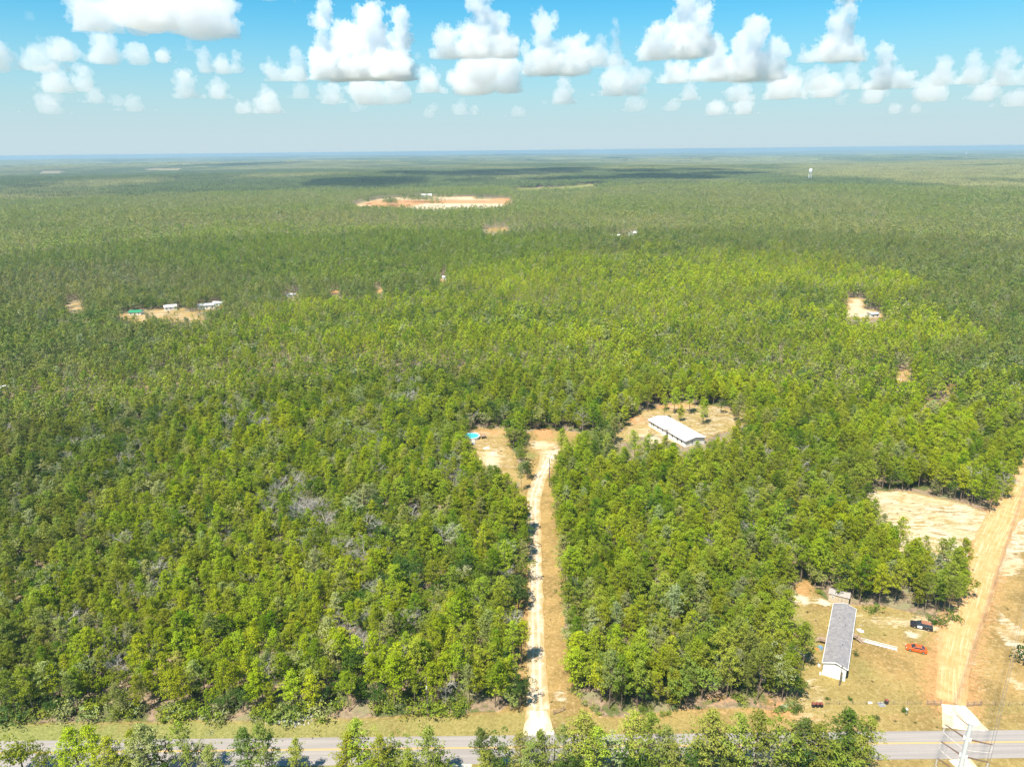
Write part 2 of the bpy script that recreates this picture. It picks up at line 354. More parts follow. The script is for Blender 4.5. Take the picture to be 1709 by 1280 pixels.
clearings = [  # (outline, tallest-tree factor in front, sand, orange, green)
    (drive_clear, 1.03, .25, .12, .15), (pool_clear, 1.08, .55, .35, .3), (house_clear, 1.115, .60, .30, .35),
    (yard, 1.0, .38, .10, .42), (field, 1.0, .72, .12, .35), (quarry, 1.13, .75, .5, 0),
    (W([(798, 391), (815, 384), (845, 380), (848, 386), (830, 390)]), 1.12, .3, .2, .3),
    (W([(103, 512), (118, 503), (138, 505), (136, 513), (118, 517)]), 1.12, .8, .2, .1),
    (W([(190, 526), (215, 522), (262, 517), (300, 516), (335, 527), (340, 536), (300, 540), (272, 530), (240, 536), (222, 540), (210, 533)]), 1.08, .62, .4, .2),
    (W([(330, 512), (370, 506), (372, 513), (345, 519)]), 1.06, .4, .3, .2),
    (W([(474, 494), (494, 488), (496, 495), (480, 500)]), 1.10, .7, .4, 0), (W([(552, 487), (566, 485), (566, 491), (554, 492)]), 1.1, .5, .9, 0),
    (W([(626, 481), (636, 480), (638, 490), (630, 492)]), 1.1, .6, .3, 0), (W([(734, 462), (744, 460), (745, 468), (736, 470)]), 1.1, .6, .1, 0),
    (W([(1408, 532), (1412, 505), (1428, 495), (1440, 500), (1442, 515), (1470, 522), (1478, 533), (1440, 534)]), 1.10, .8, .4, .1),
    (W([(1490, 632), (1510, 615), (1518, 620), (1512, 634), (1498, 640)]), 1.1, .6, .5, 0), (W([(1545, 680), (1555, 666), (1562, 672), (1556, 684)]), 1.1, .7, .3, 0),
    (W([(1575, 650), (1590, 640), (1600, 650), (1590, 660)]), 1.1, .6, .2, 0), (W([(1012, 397), (1042, 393), (1064, 391), (1066, 397), (1040, 399)]), 1.06, .5, .1, .4),
    (W([(840, 317), (900, 314), (1000, 307), (1010, 309), (940, 317), (880, 319)]), 1.08, .15, 0, 1),
    (W([(50, 293.5), (66, 286), (114, 286), (108, 292)]), 1.03, .3, 0, .8), (W([(130, 290), (160, 289), (156, 291.5), (132, 292)]), 1.03, .3, 0, .8),
    (W([(232, 284), (250, 281.5), (310, 281.5), (304, 286), (246, 287)]), 1.02, .3, 0, .8),
    (W([(1046, 268), (1060, 265), (1075, 266), (1070, 269), (1050, 270)]), 1.02, .4, 1, 0),
    (W([(895, 719), (915, 716), (920, 728), (905, 732)]), 1.02, .2, .8, 0), (W([(0, 650), (10, 647), (12, 654), (0, 657)]), 1.02, .8, 0, .1),
    (W([(1330, 985), (1345, 965), (1358, 985), (1345, 1000)]), 1.0, .25, .5, 0),
]
def blocked(x, y, mar=0.0):                               # no tree may stand here
    b = np.zeros(np.shape(x), bool); wb = (fbm(x/9+3, y/9+8, 3)-.5)*7*sstep(170, 260, y)+(fbm(x/45+3, y/45+8, 3)-.5)*70*sstep(900, 1500, y)
    for poly, kk, *_ in clearings:
        pa = np.array(poly); c = pa.mean(0); rad = np.abs(pa-c).max()*1.5+20
        near = (np.hypot(x-c[0], y-c[1]) < rad*1.3+np.hypot(*c)*(kk-1)*1.2)
        if not near.any(): continue
        xi, yi = x[near], y[near]; bb = np.zeros(xi.shape, bool)
        for q in np.linspace(1, kk, 4 if kk > 1.01 else 1): bb |= sdist(xi*q, yi*q, poly) > mar+wb[near]
        b[near] |= bb
    return b

# ------------------------------------------------------------------ ground sheet
def axis(lo, hi, st, far_lo, far_hi, g=1.11):
    a = list(np.arange(lo, hi, st)); s_ = st; x = a[-1]
    while x < far_hi: s_ *= g; x += s_; a.append(x)
    s_ = st; x = a[0]; b = []
    while x > far_lo: s_ *= g; x -= s_; b.append(x)
    return np.array(b[::-1]+a)
gx = axis(-215, 250, .85, -46000, 46000, 1.10); gy = axis(92, 330, .85, -3000, 46000, 1.07)
X, Y = np.meshgrid(gx, gy, indexing='ij'); Z = terr(X, Y)
nx, ny = X.shape; print('ground', nx, ny, nx*ny)
gm = np.zeros((nx, ny, 4), np.float32)
nearm = (np.hypot(X, Y) < 2600) & (Y > -50)
wob = (fbm(X/7, Y/7, 3)-.5)*3.2
for poly, kk, sa, orr, gr in clearings:
    pa = np.array(poly); c = pa.mean(0); rad = np.abs(pa-c).max()*1.6+25
    mk = np.hypot(X-c[0], Y-c[1]) < rad; d = sdist(X[mk], Y[mk], poly)+(fbm(X[mk]/45+3, Y[mk]/45+8, 4)-.5)*75*float(np.hypot(*c) > 1200)
    soft = max(1.2, np.hypot(*c)*.006); 
    w = sstep(-soft, soft, d+wob[mk]+.8); a = gm[mk]
    for i, v in enumerate((1.0, sa, orr, gr)): a[:, i] = a[:, i]*(1-w)+v*w
    gm[mk] = a
# road verge on both sides of the road
rd = (X-r_far[0])*rnor[0]+(Y-r_far[1])*rnor[1]              # metres beyond the far edge of the road
ey = edge_y(X)
w = sstep(-1.2, 1.2, ey-Y+wob*.5)*sstep(-40, -39, rd)*(np.abs(X) < 480)
xr = sstep(75, -135, X)                                   # greener towards the left
for i, v in enumerate((1.0+0*X, .12+.1*(1-xr), .05+.1*(1-xr), .35+.65*xr)): gm[..., i] = gm[..., i]*(1-w)+v*w
bare = np.exp(-((Y-ey+1.5)/1.3)**2)*(np.abs(X) < 360)*(rd > 0)
gm[..., 1] += bare*.25; gm[..., 2] += bare*.3*(1-.7*xr)
def spot(u, v, ru, val, ch, ry=None):
    c = P(u, v)[:2]; g = gauss(X, Y, c[0], c[1], ru, ry or ru); gm[..., ch] = gm[..., ch]*(1-g)+val*g
for a in [(1335, 1000, 3.0, 1.0, 1), (1375, 1005, 2.2, .9, 1), (1340, 1180, 5, .75, 1), (1300, 1180, 6, .6, 2), (1200, 1165, 8, .55, 2, 3), (1130, 1180, 7, .45, 2, 3), (1330, 985, 2.5, .6, 2),
          (1525, 1060, 2.4, 1.1, 1, 1.5), (1540, 1040, 5, .7, 1), (1600, 1090, 5, .8, 1), (1580, 1160, 4, .6, 1), (1490, 1100, 9, 0, 1, 8), (1450, 1150, 9, 0, 1, 5), (1440, 1110, 4, .9, 3, 4), (1440, 1110, 4, 0, 1, 4),
          (1450, 1060, 4, .8, 3), (1450, 1060, 4, .05, 1), (1435, 1052, 1.2, 1, 1), (1435, 1028, 1.2, 1, 1), (1490, 1100, 9, .0, 3), (1400, 1180, 12, .5, 1, 1.5), (1343, 1050, 1.5, .9, 3, 7), (1343, 1050, 1.5, 0, 1, 7), (1330, 1060, 4, .55, 1, 12), (1590, 1000, 8, .3, 2),
          (1670, 1000, 9, .42, 1, 14), (1680, 1130, 6, .5, 1, 9), (1640, 1180, 5, .0, 1, 4), (1690, 1200, 14, .05, 1, 3), (1560, 1080, 4, .45, 1), (1640, 1150, 4, .1, 1),
          (915, 780, 6, .5, 1, 6), (925, 757, 7, 1.1, 1, 4), (905, 742, 9, .85, 1, 6), (915, 1000, 2.5, .4, 2, 25), (935, 1150, 3, .4, 2, 6), (935, 1160, 2.5, .7, 1, 3), (880, 1000, 2, .6, 2, 30), (820, 765, 4, .9, 1, 9), (815, 722, 6, .8, 2, 3), (885, 760, 3, .9, 3), (1450, 1035, 8, .6, 1, 3), (1500, 1040, 9, .65, 1, 2.5), (1400, 1155, 9, .45, 1, 2), (1345, 1130, 3, .6, 1, 9), (1120, 678, 9, .9, 2, 4), (1090, 735, 6, .9, 1, 8), (1062, 700, 5, .7, 2, 8), (1170, 690, 12, .4, 3, 6)]: spot(*a)
def near_path(px, rad, val, ch):
    cl = W(px)
    for (ax_, ay_), (bx_, by_) in zip(cl[:-1], cl[1:]):
        t_ = np.clip(((X-ax_)*(bx_-ax_)+(Y-ay_)*(by_-ay_))/((bx_-ax_)**2+(by_-ay_)**2), 0, 1); g = np.exp(-(np.hypot(X-ax_-t_*(bx_-ax_), Y-ay_-t_*(by_-ay_))/rad)**4)
        gm[..., ch] = np.maximum(gm[..., ch], val*g)
DIRT = [(1588, 1172), (1588, 1120), (1600, 1060), (1617, 1010), (1633, 960), (1655, 900), (1680, 850), (1705, 800), (1722, 770), (1748, 730)]; DRIVE = [(897, 1180), (896, 1130), (894, 1060), (893, 1000), (892, 940), (890, 880), (890, 830), (900, 800), (912, 775), (920, 757)]
near_path(DIRT, 8.5, .62, 2); near_path(DIRT, 5.5, .5, 1); near_path(DRIVE, 3.6, .52, 1); near_path(DRIVE, 4.5, .42, 2); near_path([(1700, 870), (1660, 1010), (1640, 1150)], 3.5, .5, 1)
row_ = W([(1625, 1172), (1640, 1080), (1665, 960), (1709, 830), (1900, 760), (2100, 1180)]); wr = sstep(-2, 3, sdist(X, Y, row_)); gm[..., 3] = gm[..., 3]*(1-wr)+.12*wr; gm[..., 1] = np.maximum(gm[..., 1], wr*(.12+.55*sstep(.5, .66, fbm(X/9+3, Y/16+1, 4)))); gm[..., 2] = np.maximum(gm[..., 2], wr*.32*sstep(.42, .6, fbm(X/12+31, Y/12+1, 3)))
yl_ = W([(1310, 1000), (1365, 1000), (1372, 1130), (1345, 1165)]); wr = sstep(-2, 2, sdist(X, Y, yl_)); gm[..., 1] = np.maximum(gm[..., 1], wr*.48)
dl_ = W([(872, 840), (890, 900), (888, 1000), (880, 1150), (866, 1110), (878, 950)]); wr = sstep(-1.5, 1.5, sdist(X, Y, dl_)); gm[..., 2] = np.maximum(gm[..., 2], wr*.45)
# quarry: white floor in front, orange cut face behind
qd = sdist(X, Y, quarry); qm = qd > -20
q1 = W([(705, 342), (845, 340), (830, 347), (760, 351), (690, 350)]); w = sstep(-8, 8, sdist(X[qm], Y[qm], q1)); a = gm[qm]; a[:, 1] = a[:, 1]*(1-w)+1.7*w; a[:, 2] *= (1-w); gm[qm] = a
q2 = W([(600, 340), (660, 334), (740, 335.5), (850, 333.5), (850, 339), (720, 342), (640, 345)]); w = sstep(-6, 6, sdist(X[qm], Y[qm], q2)); a = gm[qm]; a[:, 1] = a[:, 1]*(1-w); a[:, 2] = a[:, 2]*(1-w)+1.6*w; gm[qm] = a
idx = np.arange(nx*ny).reshape(nx, ny)
F = np.stack([idx[:-1, :-1], idx[1:, :-1], idx[1:, 1:], idx[:-1, 1:]], -1).reshape(-1, 4)
V = np.stack([X, Y, Z], -1).reshape(-1, 3)
me = npmesh('ground', V, F, ['ground'], True)
ca = me.attributes.new('gm', 'FLOAT_COLOR', 'POINT'); ca.data.foreach_set('color', gm.reshape(-1))
struct('ground', me)

# ------------------------------------------------------------------ roads and paths
def strip(name, cl, wid, mat, z=.03, step=.5, rag=.35, rows=8, label=None, wl=None):
    cl = np.array(cl, float); seg = np.r_[0, np.cumsum(np.hypot(*np.diff(cl, axis=0).T))]; n = int(seg[-1]/step)+2; s_ = np.linspace(0, seg[-1], n)
    x = np.interp(s_, seg, cl[:, 0]); y = np.interp(s_, seg, cl[:, 1]); k = max(1, int(4/step))
    if k > 1 and len(cl) > 2:
        ker = np.ones(2*k+1)/(2*k+1); xp = np.pad(x, k, 'reflect', reflect_type='odd'); yp = np.pad(y, k, 'reflect', reflect_type='odd')
        x = np.convolve(xp, ker, 'valid'); y = np.convolve(yp, ker, 'valid')
    tx, ty = np.gradient(x), np.gradient(y); L = np.hypot(tx, ty); nxn, nyn = -ty/L, tx/L
    wd = np.interp(s_, seg, wid)/2
    e1 = wd+(fbm(s_/5, s_*0+3, 4)-.5)*3*rag; e2 = wd+(fbm(s_/5, s_*0+33, 4)-.5)*3*rag
    Vv = []; st = []
    for j in range(rows):
        t = j/(rows-1); o = -e1*(1-t)+e2*t; px, py = x+nxn*o, y+nyn*o
        Vv.append(np.stack([px, py, terr(px, py)+z], -1)); st.append(np.stack([o, s_, abs(2*t-1)+o*0], -1))
    Vv = np.stack(Vv, 1).reshape(-1, 3); st = np.stack(st, 1).reshape(-1, 3); ii = np.arange(n*rows).reshape(n, rows)
    Ff = np.stack([ii[:-1, 1:], ii[:-1, :-1], ii[1:, :-1], ii[1:, 1:]], -1).reshape(-1, 4)
    m_ = npmesh(name, Vv, Ff[:, ::-1], [mat], True); a = m_.attributes.new('st', 'FLOAT_VECTOR', 'POINT'); a.data.foreach_set('vector', st.astype(np.float32).ravel())
    return struct(name, m_, label)
def rpt(t, o): return r_far+rdir*t+rnor*o
strip('road', [rpt(-900, -RW/2), rpt(700, -RW/2)], [RW, RW], 'asphalt', .035, 2.0, .03, 8, 'grey two lane asphalt road with a yellow centre line')
cmid = (r_mid-r_far)@rnor
for o in (-.12, .12): strip('road_marking', [rpt(-900, cmid+o), rpt(700, cmid+o)], [.13, .13], 'yellow', .041, 2.0, .004, 2)
drv = [(899, 1204), (897, 1180), (896, 1130), (894, 1060), (893, 1000), (892, 940), (890, 880), (890, 830), (900, 800), (912, 775), (920, 757)]
strip('driveway', W(drv), [5.4, 5.2, 4.6, 4.4, 4.4, 4.5, 4.8, 5.2, 4.8, 6.0, 9.0], 'drive', .022, .4, .3, 9, 'white sand driveway running up through the pines')
ap = [(P(899, 1200)[:2]), rpt(along(P(899, 1222)[:2]), .05)]
strip('driveway_apron', [P(898, 1186)[:2], P(898, 1196)[:2], P(898, 1206)[:2], rpt(along(P(900, 1223)[:2]), .02)], [3.2, 4.2, 5.6, 6.9], 'shell', .03, .3, .35, 8, 'white crushed shell apron where the driveway meets the road')
dirt_px = [(1588, 1172), (1588, 1120), (1600, 1060), (1617, 1010), (1633, 960), (1655, 900), (1680, 850), (1705, 800), (1722, 770), (1748, 730)]
strip('dirt_road', W(dirt_px), [5.6, 6.6, 8.0, 8.6, 8.4, 8.8, 9, 9, 9, 9], 'dirt', .022, .4, .5, 11, 'orange sand road beside the power line')
strip('dirt_road_apron', [P(1590, 1176)[:2], P(1598, 1190)[:2], P(1608, 1204)[:2], rpt(along(P(1614, 1218)[:2]), .02)], [4.8, 6.4, 7.8, 9.6], 'shell', .03, .3, .25, 8, 'white shell apron between the dirt road and the asphalt')
strip('near_apron', [rpt(along(P(1600, 1266)[:2]), -RW-.02), rpt(along(P(1600, 1266)[:2])+1, -RW-8)], [4.5, 3.5], 'shell', .03, .3, .25, 6, 'white shell apron on the near side of the road below the steel pole')
strip('near_turnout', [rpt(along(P(765, 1272)[:2]), -RW-.02), rpt(along(P(765, 1272)[:2]), -RW-7)], [5.2, 4.2], 'shell', .03, .3, .25, 6, 'white shell turnout on the near side of the road between the roadside pines')

# ------------------------------------------------------------------ haze
hb = MB(); hb.box((0, 23000, -80), (97000, 54000, 360)); hm = bpy.data.materials.new('haze_air'); hm.use_nodes = True; t = hm.node_tree; t.nodes.clear()
pv = t.nodes.new('ShaderNodeVolumePrincipled'); pv.inputs['Color'].default_value = (.38, .56, .72, 1); pv.inputs['Density'].default_value = 8.5e-5; pv.inputs['Anisotropy'].default_value = 0.0
ou = t.nodes.new('ShaderNodeOutputMaterial'); t.links.new(pv.outputs[0], ou.inputs['Volume'])
zmin = float(Z.min()); ztop = max(CAM_H, float(Z.max())+20)+3
hb = MB(); hb.box((0, 21400, (zmin-1.5+ztop)/2), (96000, 52000, ztop-zmin+1.5)); print('haze z', zmin, ztop, float(Z.max()))
ho = link('haze', hb.mesh('haze', [hm])); ho['kind'] = 'stuff'; ho['label'] = 'thin blue haze over the far forest'

PATHS = [W(drv), W(dirt_px)]

# ------------------------------------------------------------------ tree models
def leafclump(mb, c, r, n, size, rg, up=.35, full=.5, wide=1.0):
    # leaf sprays on the outside of a clump, mostly facing up and out
    for i in range(n):
        d = rg.normal(size=3); d /= np.linalg.norm(d); d[2] = abs(d[2]) if rg.random() > full*.5 else d[2]
        p = c+d*r*np.array([1, 1, .75])*rg.uniform(.75, 1.05)
        nn = d*.75+np.array([0, 0, up])+rg.normal(size=3)*.45; nn /= np.linalg.norm(nn)
        a = np.cross(nn, rg.normal(size=3)); a /= np.linalg.norm(a); b = np.cross(nn, a)
        s1, s2 = size*rg.uniform(.6, 1.2), size*rg.uniform(.25, .5)*wide
        vs = [p-a*s1*.5, p+b*s2*.5+nn*.05, p+a*s1*.5-nn*.06, p-b*s2*.5+nn*.03]
        mb.add(vs, [(0, 1, 2, 3)], 0); mb.var.append(rg.uniform(-.28, .28))
def make_pine(seed, H=14.0, Rc=2.7, lod=0, thin=1.0, low=.38):
    rg = np.random.default_rng(seed); cr = MB(); tr = MB()
    lean = rg.normal(size=2)*.25
    def ax(z): t = z/H; return np.array([lean[0]*t*t*1.5, lean[1]*t*t*1.5, z])
    if lod < 2:
        zz = [0, H*.3, H*.6, H*.97]; n = 6 if lod == 0 else 4
        tr.path([ax(z) for z in zz], [.17, .13, .085, .02], n)
    nb = int((46 if lod == 0 else 20 if lod == 1 else 10)*thin)
    for i in range(nb):
        t = ((i+rg.random())/nb)**.85; z = H*(low+(1-low)*t); prof = Rc*(.25+1.0*math.sin(math.pi*min(1, .22+.75*t)))*(1-t**4*.75)
        L = prof*rg.uniform(.45, 1.05); an = i*2.4+rg.normal()*.5; dr = np.array([math.cos(an), math.sin(an), 0])
        base = ax(z-.25*L); tip = ax(z)+dr*L+np.array([0, 0, .12*L])
        if lod == 0:
            tr.tube(base, tip, .045, .015, 3, cap=False)
            for q in range(2 if L < 1.3 else 3):
                f = 1-.33*q+rg.uniform(-.05, .05); c = base+(tip-base)*f+rg.normal(size=3)*np.array([.3, .3, .12])
                leafclump(cr, c, rg.uniform(.40, .72), 17, .46, rg)
        elif lod == 1:
            leafclump(cr, tip*.85+base*.15, rg.uniform(.7, 1.0), 12, .78, rg, wide=1.3)
        else:
            leafclump(cr, tip*.8+base*.2, 1.0, 5, 1.4, rg, up=.8, wide=1.5)
    if lod < 2: leafclump(cr, ax(H*.99), .5, 10 if lod == 0 else 5, .5 if lod == 0 else .8, rg)
    if lod == 0:
        for i in range(7):                                      # dead stubs under the crown
            z = H*rg.uniform(.2, low+.1); an = rg.uniform(0, 6.28); L = rg.uniform(.5, 1.3)
            tr.tube(ax(z), ax(z)+np.array([math.cos(an)*L, math.sin(an)*L, .1]), .03, .01, 3, cap=False)
    return cr, tr
def make_oak(seed, H=9.5, Rc=3.0, lod=0, low=.22):
    rg = np.random.default_rng(seed); cr = MB(); tr = MB()
    nl = 6 if lod == 0 else 0
    if lod < 2: tr.path([(0, 0, 0), (.1, .05, H*.25), (0, .1, H*.5)], [.2, .16, .1], 6 if lod == 0 else 4)
    lumps = [(rg.normal(size=3)*np.array([Rc*.38, Rc*.38, H*.13])+np.array([0, 0, H*.62]), rg.uniform(.45, .7)*Rc) for _ in range(7)]
    for c, r in lumps[:nl]: tr.tube((0, .1, H*.42), c, .08, .02, 4, cap=False)
    nb = 90 if lod == 0 else 26 if lod == 1 else 9
    for i in range(nb):
        c, r = lumps[i % len(lumps)]
        d = rg.normal(size=3); d /= np.linalg.norm(d); d[2] = d[2]*.9+.2
        p = c+d*r*np.array([1, 1, .8]); p[2] = max(p[2], H*low*rg.uniform(.7, 1.2))
        if lod == 0: leafclump(cr, p, rg.uniform(.4, .65), 14, .42, rg, up=.5, wide=1.4)
        elif lod == 1: leafclump(cr, p, .85, 11, .80, rg, up=.5, wide=1.5)
        else: leafclump(cr, p, 1.1, 5, 1.6, rg, up=.8, wide=1.5)
    return cr, tr
def make_dead(seed, H=8.0, lod=0, fol=0):
    rg = np.random.default_rng(seed); tw = MB(); tr = MB()
    tr.path([(0, 0, 0), (.1, 0, H*.4), (.0, .15, H*.8)], [.14, .10, .03], 5)
    def grow(p, d, L, r, depth):
        q = p+d*L; tw.tube(p, q, r, r*.55, 4 if depth == 0 else 3, cap=False)
        if depth >= (3 if lod == 0 else 1): return
        for i in range(4):
            dd = d+rg.normal(size=3)*.55+np.array([0, 0, .12]); dd /= np.linalg.norm(dd)
            grow(p+d*L*rg.uniform(.45, 1.0), dd, L*rg.uniform(.5, .75), r*.5, depth+1)
    for i in range(9 if lod == 0 else 12):
        z = H*rg.uniform(.25, .8); an = i*2.4; d = np.array([math.cos(an), math.sin(an), rg.uniform(.3, 1.1)]); d /= np.linalg.norm(d)
        grow(np.array([.05, .05, z]), d, H*rg.uniform(.18, .30), .085, 0)
    return tw, tr
def make_shrub(seed, Rr=1.2, lod=0):
    rg = np.random.default_rng(seed); cr = MB(); tr = MB()
    for i in range(4): tr.tube((0, 0, 0), (rg.normal()*.3*Rr, rg.normal()*.3*Rr, Rr*.8), .03, .01, 3, cap=False)
    for i in range(16 if lod == 0 else 6):
        p = rg.normal(size=3)*np.array([.45, .45, .28])*Rr+np.array([0, 0, Rr*.6]); p[2] = max(p[2], .25)
        leafclump(cr, p, .4*Rr*rg.uniform(.7, 1.1), 10, .40, rg, up=.5)
    return cr, tr

VARI = {}                                                 # name -> list of (crown mesh, trunk mesh, joined mesh)
def joined(name, cr, tr, mats):
    j = MB(); j.v = list(cr.v); j.f = list(cr.f); o = len(j.v); j.v += tr.v; j.f += [tuple(i+o for i in q) for q in tr.f]
    j.mi = [0]*len(cr.f)+[1]*len(tr.f); j.var = (cr.var or [0.0]*len(cr.f))+[0.0]*len(tr.f); return j.mesh(name, mats)
def variants(name, gens, mats=('leaf', 'bark')):
    col = bpy.data.collections.new(name+'_models'); lst = []
    for i, (cr, tr) in enumerate(gens):
        jm = joined(name, cr, tr, mats); o = bpy.data.objects.new('%s_model_%02d' % (name, i), jm); col.objects.link(o)
        crm = cr.mesh(name+'_crown', [mats[0]]); trm = tr.mesh(name+'_trunk', [mats[1]]) if tr.f else None
        lst.append((crm, trm))
    VARI[name] = (col, lst)
variants('pine', [make_pine(s, *a) for s, a in zip(range(10, 19), [(14, 2.7), (13, 2.5), (15, 3.0), (12, 2.3), (14, 2.8, 0, .75), (13.5, 3.0, 0, 1, .30), (11, 2.4, 0, 1, .2), (15, 2.5, 0, .8, .5), (12.5, 2.9)])])
variants('oak', [make_oak(s, *a) for s, a in zip(range(30, 36), [(9.5, 3.0), (8.5, 2.7), (10.5, 3.4), (7.5, 2.5), (9, 3.3), (11, 3.0)])])
variants('dead_tree', [make_dead(s, h) for s, h in ((50, 8), (51, 9.5), (52, 7), (53, 10.5))], ('grey_bark', 'grey_bark'))
variants('shrub', [make_shrub(s, r) for s, r in ((60, 1.1), (61, 1.4), (62, .9), (63, 1.7))])
variants('pine_mid', [make_pine(s, *a) for s, a in zip(range(70, 75), [(14, 2.8, 1), (13, 2.6, 1), (15, 3.0, 1), (12, 2.5, 1), (13.5, 3.0, 1)])])
variants('oak_mid', [make_oak(s, *a) for s, a in zip(range(80, 84), [(9.5, 3.2, 1), (8.5, 3, 1), (11, 3.6, 1), (10, 3.3, 1)])])
variants('dead_mid', [make_dead(s, h, 1) for s, h in ((90, 8), (91, 9.5))], ('grey_bark', 'grey_bark'))
variants('pine_far', [make_pine(s, *a) for s, a in zip(range(110, 114), [(14, 3.0, 2), (13, 2.8, 2), (15, 3.2, 2), (12.5, 3, 2)])])
def make_patch(seed, size=60, sp=5.2, k=1.0):
    rg = np.random.default_rng(seed); mb = MB(); n = int(size/sp)
    for i in range(n):
        for j in range(n):
            x, y = (np.array([i, j])+.5+rg.uniform(-.45, .45, 2))*sp-size/2; h = rg.uniform(10, 15.5)*k; r = rg.uniform(2.4, 3.6)*k; v = rg.uniform(-.35, .3)
            m_ = 5; a0 = rg.random()*6; vs = []
            for t in range(m_): a_ = a0+6.283*t/m_; q = r*rg.uniform(.75, 1.1); vs.append((x+q*math.cos(a_), y+q*math.sin(a_), h*.55+rg.uniform(-.6, .6)))
            for t in range(m_): a_ = a0+6.283*(t+.5)/m_; q = r*rg.uniform(.5, .75); vs.append((x+q*math.cos(a_), y+q*math.sin(a_), h*.85+rg.uniform(-.6, .6)))
            vs.append((x+rg.normal()*.4, y+rg.normal()*.4, h))
            fs = [(t, (t+1) % m_, m_+t) for t in range(m_)]+[((t+1) % m_, m_+(t+1) % m_, m_+t) for t in range(m_)]+[(m_+t, m_+(t+1) % m_, 2*m_) for t in range(m_)]
            mb.add(vs, fs, 0); mb.var += [v+rg.uniform(-.1, .1) for _ in fs]
    return mb, MB()
variants('patch', [make_patch(s) for s in range(120, 125)])

# ------------------------------------------------------------------ where every tree stands
ST_A = W([(-300, 700), (0, 665), (200, 605), (330, 560), (480, 520), (620, 512), (760, 470), (900, 440), (1000, 424), (1300, 424), (1500, 460), (1560, 520), (1650, 640), (1900, 660), (2100, 1300), (-600, 1300)])
ST_B = W([(-400, 450), (0, 428), (150, 402), (300, 388), (560, 383), (850, 398), (1000, 424), (900, 440), (760, 468), (620, 480), (420, 470), (200, 450), (0, 470)])
ST_C = W([(950, 340), (1300, 330), (1709, 345), (2100, 350), (2100, 440), (1709, 430), (1450, 440), (1300, 420), (1150, 400), (1000, 395)])
def tint(kind, x, y, rg):
    """Leaf colour (what the species and the stand has), linear RGB."""
    n = len(x); x = np.asarray(x); y = np.asarray(y); r = np.hypot(x, y)
    z1 = fbm(x/55+4, y/55+2, 3); z2 = fbm(x/23+14, y/23+22, 2); z3 = fbm(x/330+2.2, y/240+7.1, 3); z4 = fbm(x/120+31, y/80+11, 3)
    sA = sstep(-25, 25, sdist(x, y, ST_A)+(z1-.5)*90); sB = sstep(-25, 25, sdist(x, y, ST_B)+(z1-.5)*90); sC = sstep(-40, 40, sdist(x, y, ST_C)+(z1-.5)*120)
    A = np.array([.228, .270, .026]); B = np.array([.385, .430, .018]); D = np.array([.270, .268, .082]); Gy = np.array([.38, .37, .18]); K = np.array([.175, .225, .032]); O = np.array([.255, .255, .075])
    left = sstep(-30, -200, x+.35*(y-190))                                      # mixed, duller wood on the far left
    a = np.clip(.62*sA-.45*left+(z1-.5)*1.3+(z4-.5)*.6, 0, 1)[:, None]
    base = A*(1-a)+B*a
    g = np.clip((1-sA)*.85+left*.55+(z2-.5)*.9+(z3-.5)*1.0-sB*.9-sC*.5, 0, 1)[:, None]
    base = base*(1-g)+D*g
    far = np.clip(1-sA-sB, 0, 1)[:, None]; kk = np.clip((z3-.42)*3.2+(z4-.5)*1.6, 0, 1)[:, None]
    base = base*(1-far)+(D*kk+K*1.15*(1-kk)*.55+O*(1-kk)*.45)*far
    base = base*(1-.55*sB[:, None])+(K*1.25)*.55*sB[:, None]
    u = rg.random(n)
    if kind == 'oak':
        ok = np.array([.145, .195, .032]); base = base*.45+ok*.55
        pal = (u > .80)[:, None]; base = np.where(pal, base*.3+Gy*.65, base)
        dk = (u < .28)[:, None]; base = np.where(dk, np.array([.055, .105, .022])+base*.1, base)
    else:
        pal = (u > .90)[:, None]; base = np.where(pal, base*.4+Gy*.55, base)
        dk = (u < .10)[:, None]; base = np.where(dk, base*np.array([.5, .66, .6]), base)
    base = base*rg.uniform(.75, 1.25, n)[:, None]*np.stack([rg.uniform(.84, 1.06, n), np.ones(n), rg.uniform(.6, 1.4, n)], -1)
    return np.concatenate([base, np.ones((n, 1))], 1)

def jgrid(r0, r1, sp, rg, half=.80, ymin=-1e9):
    xs = np.arange(-r1, r1, sp); ys = np.arange(max(0, ymin), r1, sp*.92); x, y = np.meshgrid(xs, ys); x = x+(np.arange(len(ys)) % 2)[:, None]*sp/2
    x = x.ravel()+rg.uniform(-.42, .42, x.size)*sp; y = y.ravel()+rg.uniform(-.42, .42, y.size)*sp
    r = np.hypot(x, y); k = (r >= r0) & (r < r1) & (np.abs(x) < y*half+40); return x[k], y[k]
LIM1, LIM2, LIM3, LIM4 = 350, 1050, 2400, 8000
rg = np.random.default_rng(11)
dead_spots = [(490, 868, 10, .55), (520, 880, 8, .5), (470, 850, 7, .5), (750, 800, 5, .8), (775, 830, 5, .7), (695, 878, 3, .9), (690, 770, 2.5, .8), (505, 830, 5, .7), (545, 1085, 3, .9), (568, 1080, 3, .9), (620, 1090, 4, .5), (660, 1075, 3, .5),
              (370, 690, 14, .35), (420, 720, 14, .3), (860, 1040, 2.5, .6), (1190, 935, 4, .6), (1180, 930, 3, .7), (985, 720, 4, .6), (700, 690, 6, .5), (640, 650, 10, .3), (250, 990, 8, .45), (120, 1060, 7, .4), (190, 1120, 6, .5), (1330, 600, 12, .25), (1640, 640, 15, .25), (1560, 990, 3, .5), (40, 720, 8, .5), (1660, 830, 4, .7), (1500, 790, 8, .3), (1600, 1000, 2.5, .6)]
dsp = [(*P(u, v-0)[:2], r_, p_) for u, v, r_, p_ in dead_spots]
